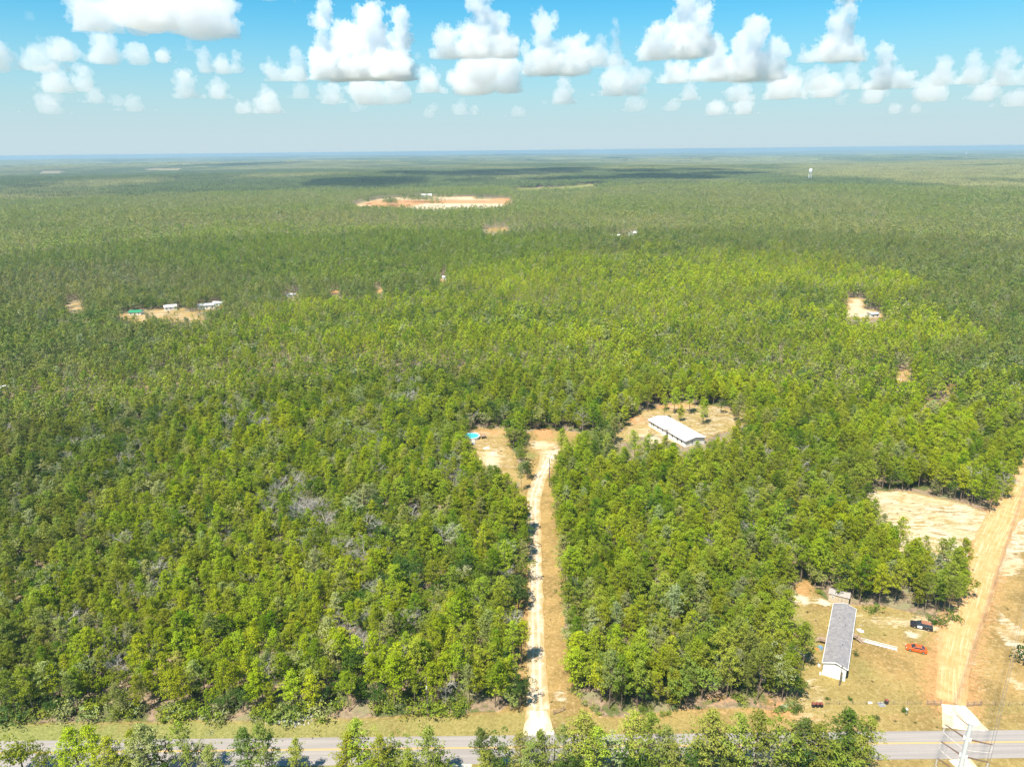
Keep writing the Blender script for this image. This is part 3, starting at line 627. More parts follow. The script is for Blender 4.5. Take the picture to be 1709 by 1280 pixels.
# near wood
x, y = jgrid(70, LIM1+10, 3.35, rg, .80)
k = (y > edge_y(x)+.6+rg.uniform(0, 1.4, len(x))) & (y > r_far[1]-0)
x, y = x[k], y[k]
BP = np.array([G(u_, v_)[:2] for u_, v_ in [(285, 517), (346, 515), (366, 511), (228, 524.5), (1058, 395), (1026, 396.5), (712, 329), (1456, 529), (487, 496), (8, 655), (745, 467), (1090, 722), (1105, 728), (1125, 735), (1145, 745)]])
def inside_ok(x, y, p, r0): return (rg.random(len(x)) < p) & (np.hypot(x, y) > r0) & (np.min(np.hypot(x[:, None]-BP[None, :, 0], y[:, None]-BP[None, :, 1]), 1) > 15)
hc = sdist(x, y, house_clear) > 0
k = ~blocked(x, y, -.4) | (hc & inside_ok(x, y, .16, 200) & (x > BP[-1, 0]-6)) | (hc & inside_ok(x, y, .06, 200)); x, y = x[k], y[k]
k = ~((y < P(1300, 1120)[1]) & (x > P(1345, 1165)[0]-1)); x, y = x[k], y[k]       # nothing on the house lot
pe = np.zeros(len(x)); 
oakf = fbm(x/34+9, y/34+5, 3); oakp = np.clip(.30+(oakf-.5)*1.9, .04, .9)
lefty = sstep(20, -70, x)*.12; oakp = np.clip(oakp+lefty, 0, .92)
dp = .015+.08*sstep(.5, .7, fbm(x/50+1, y/50+41, 3))*sstep(60, -60, x)
for cx, cy_, rr, pp in dsp: dp = np.maximum(dp, min(.8, pp*.85)*(np.hypot(x-cx, (y-cy_)*.8) < rr))
u = rg.random(len(x)); isd = u < dp; iso = ~isd & (rg.random(len(x)) < oakp); isp = ~isd & ~iso
gap = (rg.random(len(x)) < .02+.08*(fbm(x/12+5, y/12+50, 2) > .62)) & ~isd; isp &= ~gap; iso &= ~gap
T = {'pine': [x[isp], y[isp]], 'oak': [x[iso], y[iso]], 'dead_tree': [x[isd], y[isd]]}
# the loose group of trees between the field and the house lot
isl = W([(1318, 988), (1360, 972), (1420, 985), (1440, 1008), (1500, 1012), (1560, 1035), (1606, 1008), (1612, 975), (1560, 965), (1500, 945), (1450, 930), (1400, 930), (1340, 940)])
ci = np.array(isl); n_ = 0; add = {'pine': [], 'oak': [], 'dead_tree': []}
gxx, gyy = np.meshgrid(np.arange(ci[:, 0].min(), ci[:, 0].max(), 4.0), np.arange(ci[:, 1].min(), ci[:, 1].max(), 4.0)); gxx = gxx.ravel()+rg.uniform(-1.4, 1.4, gxx.size); gyy = gyy.ravel()+rg.uniform(-1.4, 1.4, gyy.size)
k = sdist(gxx, gyy, isl) > .8; k &= np.hypot(gxx-P(1400, 1003)[0], gyy-P(1400, 1003)[1]) > 8.5
k &= blocked(gxx, gyy, 1.0) | True
for a, b in zip(gxx[k], gyy[k]):
    inblk = blocked(np.array([a]), np.array([b]), -.4)[0]
    if not inblk: continue
    add['dead_tree' if rg.random() < .06 else 'oak' if rg.random() < .62 else 'pine'].append((a, b))
for u_, v_, kd in [(1590, 985, 'pine'), (1600, 1000, 'pine'), (1608, 960, 'pine'), (1530, 950, 'oak'), (1518, 946, 'oak'), (1505, 965, 'oak'), (1570, 1000, 'pine'), (1330, 1165, 'oak'), (1305, 1155, 'oak'), (1312, 1170, 'oak'), (870, 1108, 'pine'), (853, 1185, 'oak'), (868, 1178, 'oak'), (880, 712, 'pine'),
                   (858, 745, 'oak'), (865, 758, 'oak'), (870, 772, 'oak'), (876, 790, 'oak'), (880, 800, 'oak'), (852, 738, 'oak'), (936, 762, 'pine'), (945, 770, 'pine'), (1290, 1130, 'pine')]:
    add[kd].append(tuple(P(u_, v_)[:2]))
for kd in add:
    if add[kd]:
        q = np.array(add[kd]); T[kd] = [np.r_[T[kd][0], q[:, 0]], np.r_[T[kd][1], q[:, 1]]]
# roadside trees on the near side of the road: photo pixel of the top, kind, height
fore = [(25, 1232, 'oak', 9), (60, 1240, 'oak', 8), (115, 1215, 'pine', 12), (145, 1208, 'pine', 13), (178, 1232, 'pine', 11), (215, 1222, 'pine', 12), (236, 1206, 'pine', 14), (262, 1232, 'oak', 9), (298, 1204, 'pine', 13), (325, 1236, 'oak', 9), (345, 1246, 'pine', 10),
        (405, 1214, 'pine', 13), (438, 1212, 'pine', 14), (490, 1232, 'pine', 9), (592, 1204, 'pine', 13), (570, 1232, 'pine', 11), (636, 1228, 'pine', 11), (655, 1240, 'oak', 9), (680, 1250, 'pine', 10), (712, 1219, 'pine', 13), (730, 1262, 'oak', 8), (803, 1214, 'pine', 12), (815, 1248, 'pine', 9), (835, 1244, 'oak', 9), (868, 1220, 'pine', 12),
        (880, 1240, 'pine', 11), (908, 1220, 'pine', 12), (940, 1216, 'pine', 12), (968, 1193, 'pine', 15), (995, 1213, 'pine', 13), (1025, 1232, 'oak', 10), (1056, 1193, 'pine', 15), (1086, 1196, 'pine', 15), (1115, 1212, 'pine', 13), (1130, 1236, 'pine', 11), (1175, 1232, 'oak', 9), (1196, 1188, 'pine', 15), (1237, 1196, 'pine', 15), (1212, 1226, 'oak', 10),
        (1270, 1188, 'pine', 15), (1305, 1206, 'oak', 12), (1342, 1200, 'pine', 13), (1330, 1230, 'oak', 10), (1376, 1215, 'pine', 13), (1400, 1232, 'oak', 11), (1422, 1190, 'pine', 15), (1452, 1196, 'pine', 14), (1440, 1228, 'pine', 12), (1290, 1240, 'oak', 10), (1160, 1252, 'oak', 9), (1385, 1250, 'oak', 9), (1060, 1240, 'oak', 10), (950, 1245, 'oak', 10), (615, 1250, 'oak', 9), (200, 1252, 'oak', 9), (90, 1250, 'oak', 8)]
foreT = []
for u_, v_, kd, hh in fore:
    hh *= 1.15
    p = P(u_, v_, hh); foreT.append((p[0], p[1], kd, hh, u_))
for i in range(70):                                       # rows behind them, mostly below the frame
    a = rg.uniform(-78, 54); b = rg.uniform(75, 91); foreT.append((a, b, 'pine' if rg.random() < .6 else 'oak', rg.uniform(10, 13), None))

SC = {}
def zone_words(x, y):
    if y < 118: return 'near'
    if sdist(np.array([x]), np.array([y]), isl)[0] > -4: return 'isl'
    xd = np.interp(y, [123, 246, 320], [5.5, 8, 15])
    return 'L' if x < xd else 'R'
def hvar(name): return len(VARI[name][1])
# ------------------------------------------------------------------ individual trees (the 300 nearest of a kind), the rest as stuff
def scatter(name, kind, x, y, tints, scl, label, z=None, rz=None, var=None, cat=None):
    n = len(x)
    if n == 0: return
    z = terr(x, y)-.05 if z is None else z
    me = bpy.data.meshes.new(name); me.vertices.add(n); me.vertices.foreach_set('co', np.stack([x, y, z], -1).astype(np.float32).ravel())
    def at(nm, ty, data, key): a = me.attributes.new(nm, ty, 'POINT'); a.data.foreach_set(key, np.asarray(data).ravel())
    at('tint', 'FLOAT_COLOR', tints.astype(np.float32), 'color')
    at('turn', 'FLOAT_VECTOR', np.stack([rng.normal(0, .03, n), rng.normal(0, .03, n), rng.uniform(0, 6.28, n) if rz is None else rz], -1).astype(np.float32), 'vector')
    at('size', 'FLOAT_VECTOR', scl.astype(np.float32), 'vector')
    at('pick', 'INT', (rng.integers(0, hvar(kind), n) if var is None else var).astype(np.int32), 'value')
    o = link(name, me); o['kind'] = 'stuff'; o['label'] = label
    ng = bpy.data.node_groups.new(name, 'GeometryNodeTree'); ng.interface.new_socket('Geometry', in_out='INPUT', socket_type='NodeSocketGeometry'); ng.interface.new_socket('Geometry', in_out='OUTPUT', socket_type='NodeSocketGeometry')
    nd = ng.nodes; gi = nd.new('NodeGroupInput'); go = nd.new('NodeGroupOutput'); ip = nd.new('GeometryNodeInstanceOnPoints'); ci_ = nd.new('GeometryNodeCollectionInfo')
    ci_.inputs['Collection'].default_value = VARI[kind][0]; ci_.inputs['Separate Children'].default_value = True; ci_.inputs['Reset Children'].default_value = True
    def na(nm, ty): q = nd.new('GeometryNodeInputNamedAttribute'); q.data_type = ty; q.inputs['Name'].default_value = nm; return q.outputs['Attribute']
    l = ng.links.new; l(gi.outputs[0], ip.inputs['Points']); l(ci_.outputs[0], ip.inputs['Instance']); ip.inputs['Pick Instance'].default_value = True
    l(na('pick', 'INT'), ip.inputs['Instance Index']); l(na('turn', 'FLOAT_VECTOR'), ip.inputs['Rotation']); l(na('size', 'FLOAT_VECTOR'), ip.inputs['Scale']); l(ip.outputs[0], go.inputs[0])
    md = o.modifiers.new('scatter', 'NODES'); md.node_group = ng
    return o
BASEH = {'pine': [14, 13, 15, 12, 14, 13.5, 11, 15, 12.5], 'oak': [9.5, 8.5, 10.5, 7.5, 9, 11], 'dead_tree': [8, 9.5, 7, 10.5]}
protos = {}
def individual(kind, x, y, s, rz, v, col, name, label, cat, group):
    crm, trm = VARI[kind][1][v]
    key = (kind, v)
    if key not in protos:
        root = bpy.data.objects.new(name, None); a = bpy.data.objects.new('trunk', trm); b = bpy.data.objects.new('crown' if kind != 'dead_tree' else 'branches', crm)
        protos[key] = (root, a, b)
    root, a, b = [o.copy() for o in protos[key]]
    for o in (root, a, b): C.objects.link(o)
    a.parent = root; b.parent = root
    root.location = (x, y, float(terr(x, y))-.05); root.rotation_euler = (random.gauss(0, .02), random.gauss(0, .02), rz); root.scale = s
    root['label'] = label; root['category'] = cat
    if group: root['group'] = group
    b['tint'] = [float(q) for q in col]
    return root
def ordinal(k): return ['zeroth', 'first', 'second', 'third', 'fourth', 'fifth', 'sixth', 'seventh', 'eighth', 'ninth', 'tenth', 'eleventh', 'twelfth'][k] if k < 13 else '%d%s' % (k, 'th' if k % 10 not in (1, 2, 3) or k % 100 in (11, 12, 13) else {1: 'st', 2: 'nd', 3: 'rd'}[k % 10])
def hue_word(c):
    if c[0]/c[1] > .88: return 'pale olive'
    if c[1] > .29: return 'bright yellow green'
    if c[1] < .18: return 'dark green'
    return 'mid green'
rows = [('front edge', 0), ('second line', 8), ('middle', 22), ('deep part', 60)]
NM = {'pine': ('pine_tree', 'pine'), 'oak': ('oak_tree', 'oak tree'), 'dead_tree': ('dead_tree', 'dead tree')}
fore_used = {'pine': 0, 'oak': 0}
for kd in ('pine', 'oak'):
    lst = sorted([f for f in foreT if f[2] == kd and f[4] is not None], key=lambda f: f[4])
    for i, (a, b, _, hh, u_) in enumerate(lst):
        v = int(rng.integers(0, hvar(kd))); s = hh/BASEH[kd][v]; c = tint(kd, [a], [b], rng)[0]; c[:3] *= 1.1
        w_ = 'leftmost' if i == 0 else 'rightmost' if i == len(lst)-1 else '%s from the left' % (['', 'second', 'third', 'fourth', 'fifth', 'sixth', 'seventh', 'eighth', 'ninth', 'tenth', 'eleventh', 'twelfth'][i] if i < 12 else '%dth' % (i+1) if (i+1) % 10 not in (1, 2, 3) else '%d%s' % (i+1, {1: 'st', 2: 'nd', 3: 'rd'}[(i+1) % 10]))
        wd = rng.uniform(.85, 1.05); individual(kd, a, b, (s*wd, s*wd, s), float(rng.uniform(0, 6.28)), v, c, NM[kd][0], '%s of the %ss standing on the near side of the road' % (w_, NM[kd][1]), NM[kd][1], NM[kd][1]+'s on the near side of the road')
        fore_used[kd] += 1
    fx = np.array([(f[0], f[1]) for f in foreT if f[2] == kd and f[4] is None]); 
    n = len(fx); scatter('roadside_%s_wood' % kd, kd, fx[:, 0], fx[:, 1], tint(kd, fx[:, 0], fx[:, 1], rng), np.repeat(rng.uniform(.8, 1.05, n)[:, None], 3, 1), 'mass of young %ss on the near side of the road' % NM[kd][1])
occ = {}
for kd in ('pine', 'oak', 'dead_tree'):
    x, y = T[kd]; n = len(x); tt = tint(kd, x, y, rng); v = rng.integers(0, hvar(kd), n); s = rng.uniform(.66, 1.08, n); wd = rng.uniform(.84, 1.14, n)
    edge_d = y-edge_y(x); lowedge = edge_d < 5
    if kd == 'oak': s = np.where(lowedge & (x < 0), s*.8, s)
    if kd == 'pine': s *= np.where(x < -40, .9, 1.0)
    sz = np.stack([s*wd, s*wd, s], -1); rz = rng.uniform(0, 6.28, n)
    pu, pv_, pd = proj(x, y, 6+0*x); vis = (pu > -30) & (pu < 1740) & (pv_ < 1300) & (pd > 0)
    od = np.argsort(np.where(vis, np.hypot(x, y), 1e9)); lim = 300-fore_used.get(kd, 0)
    pick = od[:min(lim, int(vis.sum()))]; rest = np.setdiff1d(np.arange(n), pick)
    recs = []
    for i in pick:
        z_ = zone_words(x[i], y[i]); hw = hue_word(tt[i]) if kd != 'dead_tree' else 'bare grey'
        d_ = edge_d[i]
        if z_ == 'isl': where = 'between the sandy field and the yard'
        else:
            xd = abs(x[i]-7); near_ = xd < 14
            rw = 'by the road' if d_ < 6 else 'second row' if d_ < 15 else 'mid wood' if d_ < 45 else 'deep wood'
            where = '%s, %s of driveway' % (rw, ('just ' if near_ else '')+('left' if z_ == 'L' else 'right'))
        sw = 'tall' if s[i] > .95 else 'low' if s[i] < .78 else 'mid sized'
        recs.append((i, sw, hw, where))
    fam = {}
    for r_ in recs: fam.setdefault(r_[1:], []).append(r_)
    for key, mem in fam.items():
        mem.sort(key=lambda q: pu[q[0]])
        for a_, (i, sw, hw, where) in enumerate(mem):
            o_ = '' if len(mem) == 1 else ', %s' % ('leftmost such' if a_ == 0 else 'rightmost such' if a_ == len(mem)-1 else ordinal(a_+1)+' from left')
            individual(kd, x[i], y[i], tuple(sz[i]), float(rz[i]), int(v[i]), tt[i], NM[kd][0], '%s %s %s, %s%s' % (sw, hw, NM[kd][1].replace('oak tree', 'oak'), where, o_), NM[kd][1], 'trees of the wood behind the road')
    scatter({'pine': 'pine_forest', 'oak': 'oak_forest', 'dead_tree': 'dead_trees_beyond'}[kd], kd, x[rest], y[rest], tt[rest], sz[rest], {'pine': 'pine wood behind the nearest rows of trees', 'oak': 'oak undergrowth trees behind the nearest rows', 'dead_tree': 'scattered grey dead trees further inside the wood'}[kd], var=v[rest], rz=rz[rest])
# bushes along the wood edges and under the trees
xs = np.r_[rng.uniform(-135, 76, 420), rng.uniform(-135, 98, 2600)]; ys = np.r_[edge_y(xs[:420])+rng.normal(1.6, 1.3, 420), rng.uniform(122, 305, 2600)]
k = (ys > edge_y(xs)-1) & ((~blocked(xs, ys, .4)) | (rng.random(len(xs)) < .0)) & (np.abs(xs) < ys*.8+30); xs, ys = xs[k], ys[k]
k = (ys > edge_y(xs)+5) | (fbm(xs/5, xs*0+4, 2) > np.where(xs < 5, .42, .6)); xs, ys = xs[k], ys[k]
n = len(xs); ss = np.where(ys < edge_y(xs)+5, rng.uniform(.35, 1.9, n)*np.where(xs < 5, 1.1, .6), rng.uniform(.6, 1.3, n))
tc = tint('oak', xs, ys, rng); tc[:, :3] = tc[:, :3]*.95+np.array([.05, .06, .02])*.6
scatter('undergrowth', 'shrub', xs, ys, tc, np.repeat(ss[:, None], 3, 1), 'low green undergrowth along the wood edge and under the trees')
# weeds and low scrub in the open ground
xw, yw = [], []
for poly, num in ((yard, 700), (drive_clear, 130), (field, 160), (house_clear, 200), (pool_clear, 40)):
    pa = np.array(poly); lo, hi = pa.min(0), pa.max(0); hi = np.minimum(hi, [140, 500]); a = rng.uniform(lo[0], hi[0], num); b = rng.uniform(lo[1], min(hi[1], 370), num); d = sdist(a, b, poly)
    k = (d > 0) & ((d < 2.5) | (rng.random(num) < .25)); xw.append(a[k]); yw.append(b[k])
xw = np.concatenate(xw); yw = np.concatenate(yw); k = (yw > r_far[1]+1)
for cl_ in PATHS:
    for (ax_, ay_), (bx_, by_) in zip(cl_[:-1], cl_[1:]):
        tt_ = np.clip(((xw-ax_)*(bx_-ax_)+(yw-ay_)*(by_-ay_))/((bx_-ax_)**2+(by_-ay_)**2), 0, 1); k &= np.hypot(xw-ax_-tt_*(bx_-ax_), yw-ay_-tt_*(by_-ay_)) > (4.4 if cl_ is PATHS[1] else 2.2)
xw, yw = xw[k], yw[k]; n = len(xw)
tc = np.tile(np.array([.16, .15, .05, 1.0]), (n, 1))*np.r_[1, 1, 1, 1]; tc[:, :3] *= rng.uniform(.5, 1.3, n)[:, None]
scatter('weeds', 'shrub', xw, yw, tc, np.stack([rng.uniform(.12, .4, n)]*2+[rng.uniform(.06, .25, n)], -1), 'scattered low weeds on the open sandy ground')
# wood further out
for (r0, r1, sp, kp, ko, kdd) in ((LIM1, LIM2, 3.9, 'pine_mid', 'oak_mid', 'dead_mid'), (LIM2, LIM3, 5.4, 'pine_far', 'pine_far', None)):
    x, y = jgrid(r0, r1, sp, rg, .80); k = ~blocked(x, y, -1) | (inside_ok(x, y, .04, 380) & (sdist(x, y, quarry) < -60)); k &= ~((rg.random(len(x)) < .15) & (fbm(x/38+11, y/38+3, 3) > .60)); x, y = x[k], y[k]
    oakf = fbm(x/60+9, y/60+5, 3); op = np.clip(.28+(oakf-.5)*2.0, .03, .9); io = rg.random(len(x)) < op
    idd = (rg.random(len(x)) < .03+.07*sstep(.55, .7, fbm(x/70+1, y/70+41, 3))) & (kdd is not None)
    idd &= ~io
    ip_ = ~io & ~idd
    for nm, kk, msk, kd, lb in (('far_pine_forest', kp, ip_, 'pine', 'pine forest %s' % ('on the low hill beyond the houses' if sp < 6 else 'filling the middle distance')), ('far_oak_forest', ko, io, 'oak', 'darker oak stands %s' % ('among the pines beyond the houses' if sp < 6 else 'in the middle distance')), ('far_dead_trees', kdd, idd, 'dead_tree', 'grey dead trees scattered in the far wood')):
        if kk is None or not msk.any(): continue
        a, b = x[msk], y[msk]; n = len(a); s = rg.uniform(.66, 1.22, n)*(sp/4.7)**.5*(.76+.42*fbm(a/70+6, b/70+1, 2)); 
        if kk == 'pine_far' and kd == 'oak': s *= .85
        scatter(nm, kk, a, b, tint(kd, a, b, rg), np.stack([s*rg.uniform(.9, 1.15, n)]*2+[s], -1), lb)
for r0, r1, sp, sc_, nm in ((LIM3, LIM4, 56, 1.0, 'distant_forest'), (LIM4, 44000, 230, 4.2, 'horizon_forest')):
    x, y = jgrid(r0, r1, sp, rg, .80); k = ~blocked(x, y, -1 if sc_ == 1 else 10); x, y = x[k], y[k]; n = len(x)
    z1 = fbm(x/500+2, y/500+9, 3); z2 = fbm(x/2200+7, y/1500+1, 3); kk = np.clip((z1-.5)*1.6+(z2-.5)*1.2+.5, 0, 1)[:, None]
    kk = np.clip((kk-.5)*2.2+.45, 0, 1); tc = np.array([.235, .23, .085])*(1-kk)+np.array([.10, .13, .042])*kk; tc = tc*rg.uniform(.85, 1.15, n)[:, None]
    s = np.full(n, sc_); zs = np.where(sc_ > 1, 1.35, 1.0)*rg.uniform(.9, 1.1, n)
    scatter(nm, 'patch', x, y, np.concatenate([tc, np.ones((n, 1))], 1), np.stack([s, s, zs], -1), 'dark forest %s' % ('stretching to the far distance' if sc_ == 1 else 'fading blue towards the horizon'), z=terr(x, y)-.3, rz=rg.integers(0, 4, n)*math.pi/2+rg.normal(0, .1, n))
    print(nm, n)

# ------------------------------------------------------------------ things
def child(root, name, mb, mats, loc=(0, 0, 0), rz=0.0, smooth=False, label=None):
    o = link(name, mb.mesh(name, mats if isinstance(mats, list) else [mats], smooth), root, loc, rz)
    if label: o['label'] = label
    return o
def copychild(root, src, loc, rz=None):
    c = src.copy(); C.objects.link(c); c.parent = root; c.location = loc
    if rz is not None: c.rotation_euler = (0, 0, rz)
    for g in list(src.children):
        d = g.copy(); C.objects.link(d); d.parent = c
    return c
def window_part(root, w, h, loc, rz=0.0, frame='trim'):
    """a window in a wall facing -y: frame proud of the wall, with panes as sub-parts"""
    f = MB(); t = .09
    for x0 in (-w/2, w/2): f.box((x0, 0, 0), (t, .10, h+t))
    f.box((0, 0, h/2), (w-t, .10, t)); f.box((0, 0, -h/2), (w-t, .12, t)); f.box((0, 0, 0), (w-t, .07, .05))
    o = child(root, 'window', f, frame, loc, rz)
    for s_ in (-1, 1):
        p = MB(); p.box((0, .0, s_*h/4), (w-t, .03, h/2-.07)); child(o, 'pane', p, 'glass')
    return o
def gable_roof(mb, L, Wd, z0, rise, ov=.35, th=.14):
    """roof along y; two thick slabs"""
    for s_ in (-1, 1):
        a = np.array([s_*(Wd/2+ov), 0, z0-ov*rise/(Wd/2)]); b = np.array([0, 0, z0+rise]); y0, y1 = -L/2-ov, L/2+ov; t = np.array([0, 0, th])
        vs = [a+[0, y0, 0], b+[0, y0, 0], b+[0, y1, 0], a+[0, y1, 0]]; vs += [q+t for q in vs]
        fs = [(0, 1, 2, 3), (7, 6, 5, 4), (0, 4, 5, 1), (1, 5, 6, 2), (2, 6, 7, 3), (3, 7, 4, 0)]
        if s_ < 0: fs = [f[::-1] for f in fs]
        mb.add(vs, fs)
def gable_wall(mb, L, Wd, z0, rise):
    vs = []
    for y in (-L/2, L/2): vs += [(-Wd/2, y, 0), (Wd/2, y, 0), (Wd/2, y, z0), (0, y, z0+rise-.02), (-Wd/2, y, z0)]
    mb.add(vs, [(0, 1, 2, 3, 4), (9, 8, 7, 6, 5), (1, 6, 7, 2), (5, 0, 4, 9)])
def frame_from(a, b):
    a = np.array(a[:2]); b = np.array(b[:2]); d = b-a; return math.atan2(d[1], d[0]), np.hypot(*d)

# --- grey roofed mobile home. local axes: x across, y along (front gable at -y)
bl, br = P(1371, 1130), P(1410.3, 1140.5)
e0, e1 = P(1372.8, 1105.3, 3.6), P(1390.5, 1006, 3.6); e2, e3 = P(1415, 1116.6, 3.6), P(1429.5, 1016.5, 3.6)
ax = ((e1-e0)[:2]+(e3-e2)[:2])/2; HL = np.hypot(*ax)-.5; hrz = math.atan2(ax[1], ax[0])-math.pi/2
nrm = np.array([math.cos(hrz), math.sin(hrz)]); HW = abs(((e2+e3-e0-e1)[:2]/2)@nrm)-.55; cen = (e0+e1+e2+e3)[:2]/4
print('home', HL, HW, math.degrees(hrz), cen, 'base width', np.hypot(*(br-bl)[:2]))
home = thing('mobile_home', 'long white mobile home with a grey shingle roof on the fenced yard', 'mobile home', (cen[0], cen[1], 0), hrz)
w = MB(); gable_wall(w, HL, HW, 3.55, .85); child(home, 'wall', w, 'siding')
w = MB(); w.box((0, 0, .33), (HW+.05, HL+.05, .66)); child(home, 'skirting', w, 'white')
r_ = MB(); gable_roof(r_, HL, HW, 3.57, .88, .28, .10); roof = child(home, 'roof', r_, 'shingle')
f = MB()
for s_ in (-1, 1):
    f.box((s_*(HW/2+.31), 0, 3.47), (.09, HL+.66, .17))
child(home, 'gutter', f, 'trim')
for s_ in (-1, 1):
    f = MB(); y = s_*(HL/2+.30)
    for q in (-1, 1):
        a = np.array([q*(HW/2+.3), y, 3.50]); b = np.array([0, y, 4.48]); f.tube(a, b, .09, .09, 4)
    child(home, 'bargeboard', f, 'trim')
g = MB(); g.box((.25, -HL/2-.02, 3.8), (.6, .05, .22)); child(home, 'gable_vent', g, 'grey_roof')
for i in range(3):
    g = MB(); x_, y_ = [(.9, -5.2), (.8, 2.8), (-.7, 5.6)][i]; z_ = 3.57+.88*(1-abs(x_)/(HW/2)); g.tube((0, 0, 0), (0, 0, .5), .07, .07, 6); child(home, 'vent_pipe', g, 'bin', (x_, y_, z_))
for s_ in (-1, 1):
    for q in (-9.2, -5.4, -1.6, 6.2, 9.6):
        window_part(home, 1.0, 1.2, (s_*(HW/2+.03), q, 2.15), math.pi/2*s_)
def HL_(u, v, z=1.0):
    d_ = P(u, v, z)[:2]-cen; return d_@np.array([math.cos(hrz), math.sin(hrz)]), d_@np.array([-math.sin(hrz), math.cos(hrz)])
yR, yL = HL_(1428, 1060)[1], HL_(1369, 1065)[1]; print('stairs', yR, yL)
for s_, q in ((1, yR), (-1, yL)):
    d = MB(); d.box((0, 0, 0), (.06, .95, 2.05)); dd = child(home, 'door', d, 'trim', (s_*(HW/2+.04), q, 1.75)); k_ = MB(); k_.tube((s_*.03, .35, 0), (s_*.09, .35, 0), .04, .04, 6); child(dd, 'handle', k_, 'galv')
pn = MB(); pn.box((0, 0, 0), (.25, .7, 1.1)); child(home, 'meter_panel', pn, 'bin', (HW/2+.16, -HL/2+1.0, 1.7))
def HP(x, y, z=0): return (cen[0]+x*math.cos(hrz)-y*math.sin(hrz), cen[1]+x*math.sin(hrz)+y*math.cos(hrz), z)
def stairs(label, loc, rz, Lp=1.8, Wp=1.5, n=5, rail=True):
    t = thing('porch_steps', label, 'porch steps', loc, rz); p0 = MB()      # platform at x 0..Lp, stairs descend in +x
    for k in range(int(Lp/.19)):
        b = MB(); b.box((0, 0, 0), (.17, Wp, .045)); (child if k == 0 else child)(t, 'deck_board', b, 'deck', (.1+k*.19, 0, .98))
    for x0 in (.08, Lp-.08):
        for y0 in (-Wp/2+.06, Wp/2-.06):
            b = MB(); b.box((0, 0, 1.0), (.1, .1, 2.0)); child(t, 'post', b, 'deck', (x0, y0, 0))
    for k in range(n):
        b = MB(); b.box((0, 0, 0), (.28, Wp-.1, .05)); child(t, 'step', b, 'deck', (Lp+.16+k*.29, 0, .98-(k+1)*.98/(n+1)))
    for s_ in (-1, 1):
        b = MB(); y0 = s_*(Wp/2-.06)
        b.box((Lp/2, y0, 1.95), (Lp, .09, .06)); b.box((Lp/2, y0, 1.45), (Lp, .05, .09)); b.tube((Lp, y0, 1.93), (Lp+n*.3, y0, 1.05), .04, .04, 4); b.tube((Lp, y0, .92), (Lp+n*.3, y0, .08), .06, .06, 4)
        b.box((Lp+n*.3, y0, .55), (.09, .09, 1.1)); child(t, 'railing', b, 'deck')
    return t
stairs('brown wooden porch steps on the driveway side of the grey roofed mobile home', HP(HW/2+.05, yR), hrz-.25, 1.5, 1.6, 5)
stairs('brown wooden landing on the wood side of the grey roofed mobile home', HP(-HW/2-.05, yL), hrz+math.pi, 1.9, 1.7, 3)
# --- white stepping stones and their edging
sa, sb = P(1434, 1067.5), P(1497, 1084); dv = (sb-sa)[:2]; L_ = np.hypot(*dv); an = math.atan2(dv[1], dv[0]); s0 = None
words_ = ['first', 'second', 'third', 'fourth', 'fifth', 'sixth', 'seventh', 'eighth', 'ninth', 'tenth']
for i in range(9):
    q = sa[:2]+dv*(i+.5)/9
    mb = MB(); mb.box((0, 0, .05), (.82, .95, .10), top=(.94, .94)); o = link('stepping_stone', mb.mesh('stepping_stone', ['concrete']), None, (q[0], q[1], 0.0), an+random.gauss(0, .04))
    tag(o, '%s pale slab of the path, counted from the porch steps' % words_[i], 'stepping stone', 'pale slabs of the path from the steps to the orange car')
for s_, nm in ((1, 'far'), (-1, 'near')):
    t = thing('path_edging', 'low white rail along the %s side of the slab path' % nm, 'edging', (sa[0], sa[1], 0), an)
    b = MB(); b.box((L_/2, 0, .30), (L_, .08, .07)); o = child(t, 'rail', b, 'trim'); o.location = (0, s_*.62, 0)
    for k in range(10):
        b = MB(); b.box((0, 0, .16), (.07, .07, .32)); child(t, 'picket', b, 'trim', (k*L_/9, s_*.62, 0))
# --- beige shed behind the home
q0, q1 = P(1381, 1002), P(1416.5, 1011); rz_, Ls = frame_from(q0, q1); sc_ = (q0+q1)[:2]/2; dn = np.array([-math.sin(rz_), math.cos(rz_)]); WS = 2.9; sc_ = sc_+dn*WS/2
shed = thing('garden_shed', 'beige wooden shed with double doors behind the grey roofed home', 'shed', (sc_[0], sc_[1], 0), rz_)
w = MB(); gable_wall(w, Ls-.3, WS, 2.4, .55); child(shed, 'wall', w, 'shed_siding', rz=math.pi/2)
r_ = MB(); gable_roof(r_, Ls-.3, WS, 2.42, .58, .2, .07); child(shed, 'roof', r_, 'shedroof', rz=math.pi/2)
for x_ in (.35, 1.25):
    d = MB(); d.box((0, 0, 0), (.86, .06, 1.95)); dd = child(shed, 'door', d, 'beige', (x_, -WS/2-.04, 1.05))
    tr_ = MB()
    for e in (-.40, .40): tr_.box((e, -.045, 0), (.07, .03, 1.95))
    for e in (-.94, 0, .94): tr_.box((0, -.045, e), (.72, .03, .07))
    child(dd, 'door_trim', tr_, 'shedroof')
window_part(shed, .5, .6, (-1.5, -WS/2-.03, 1.6))
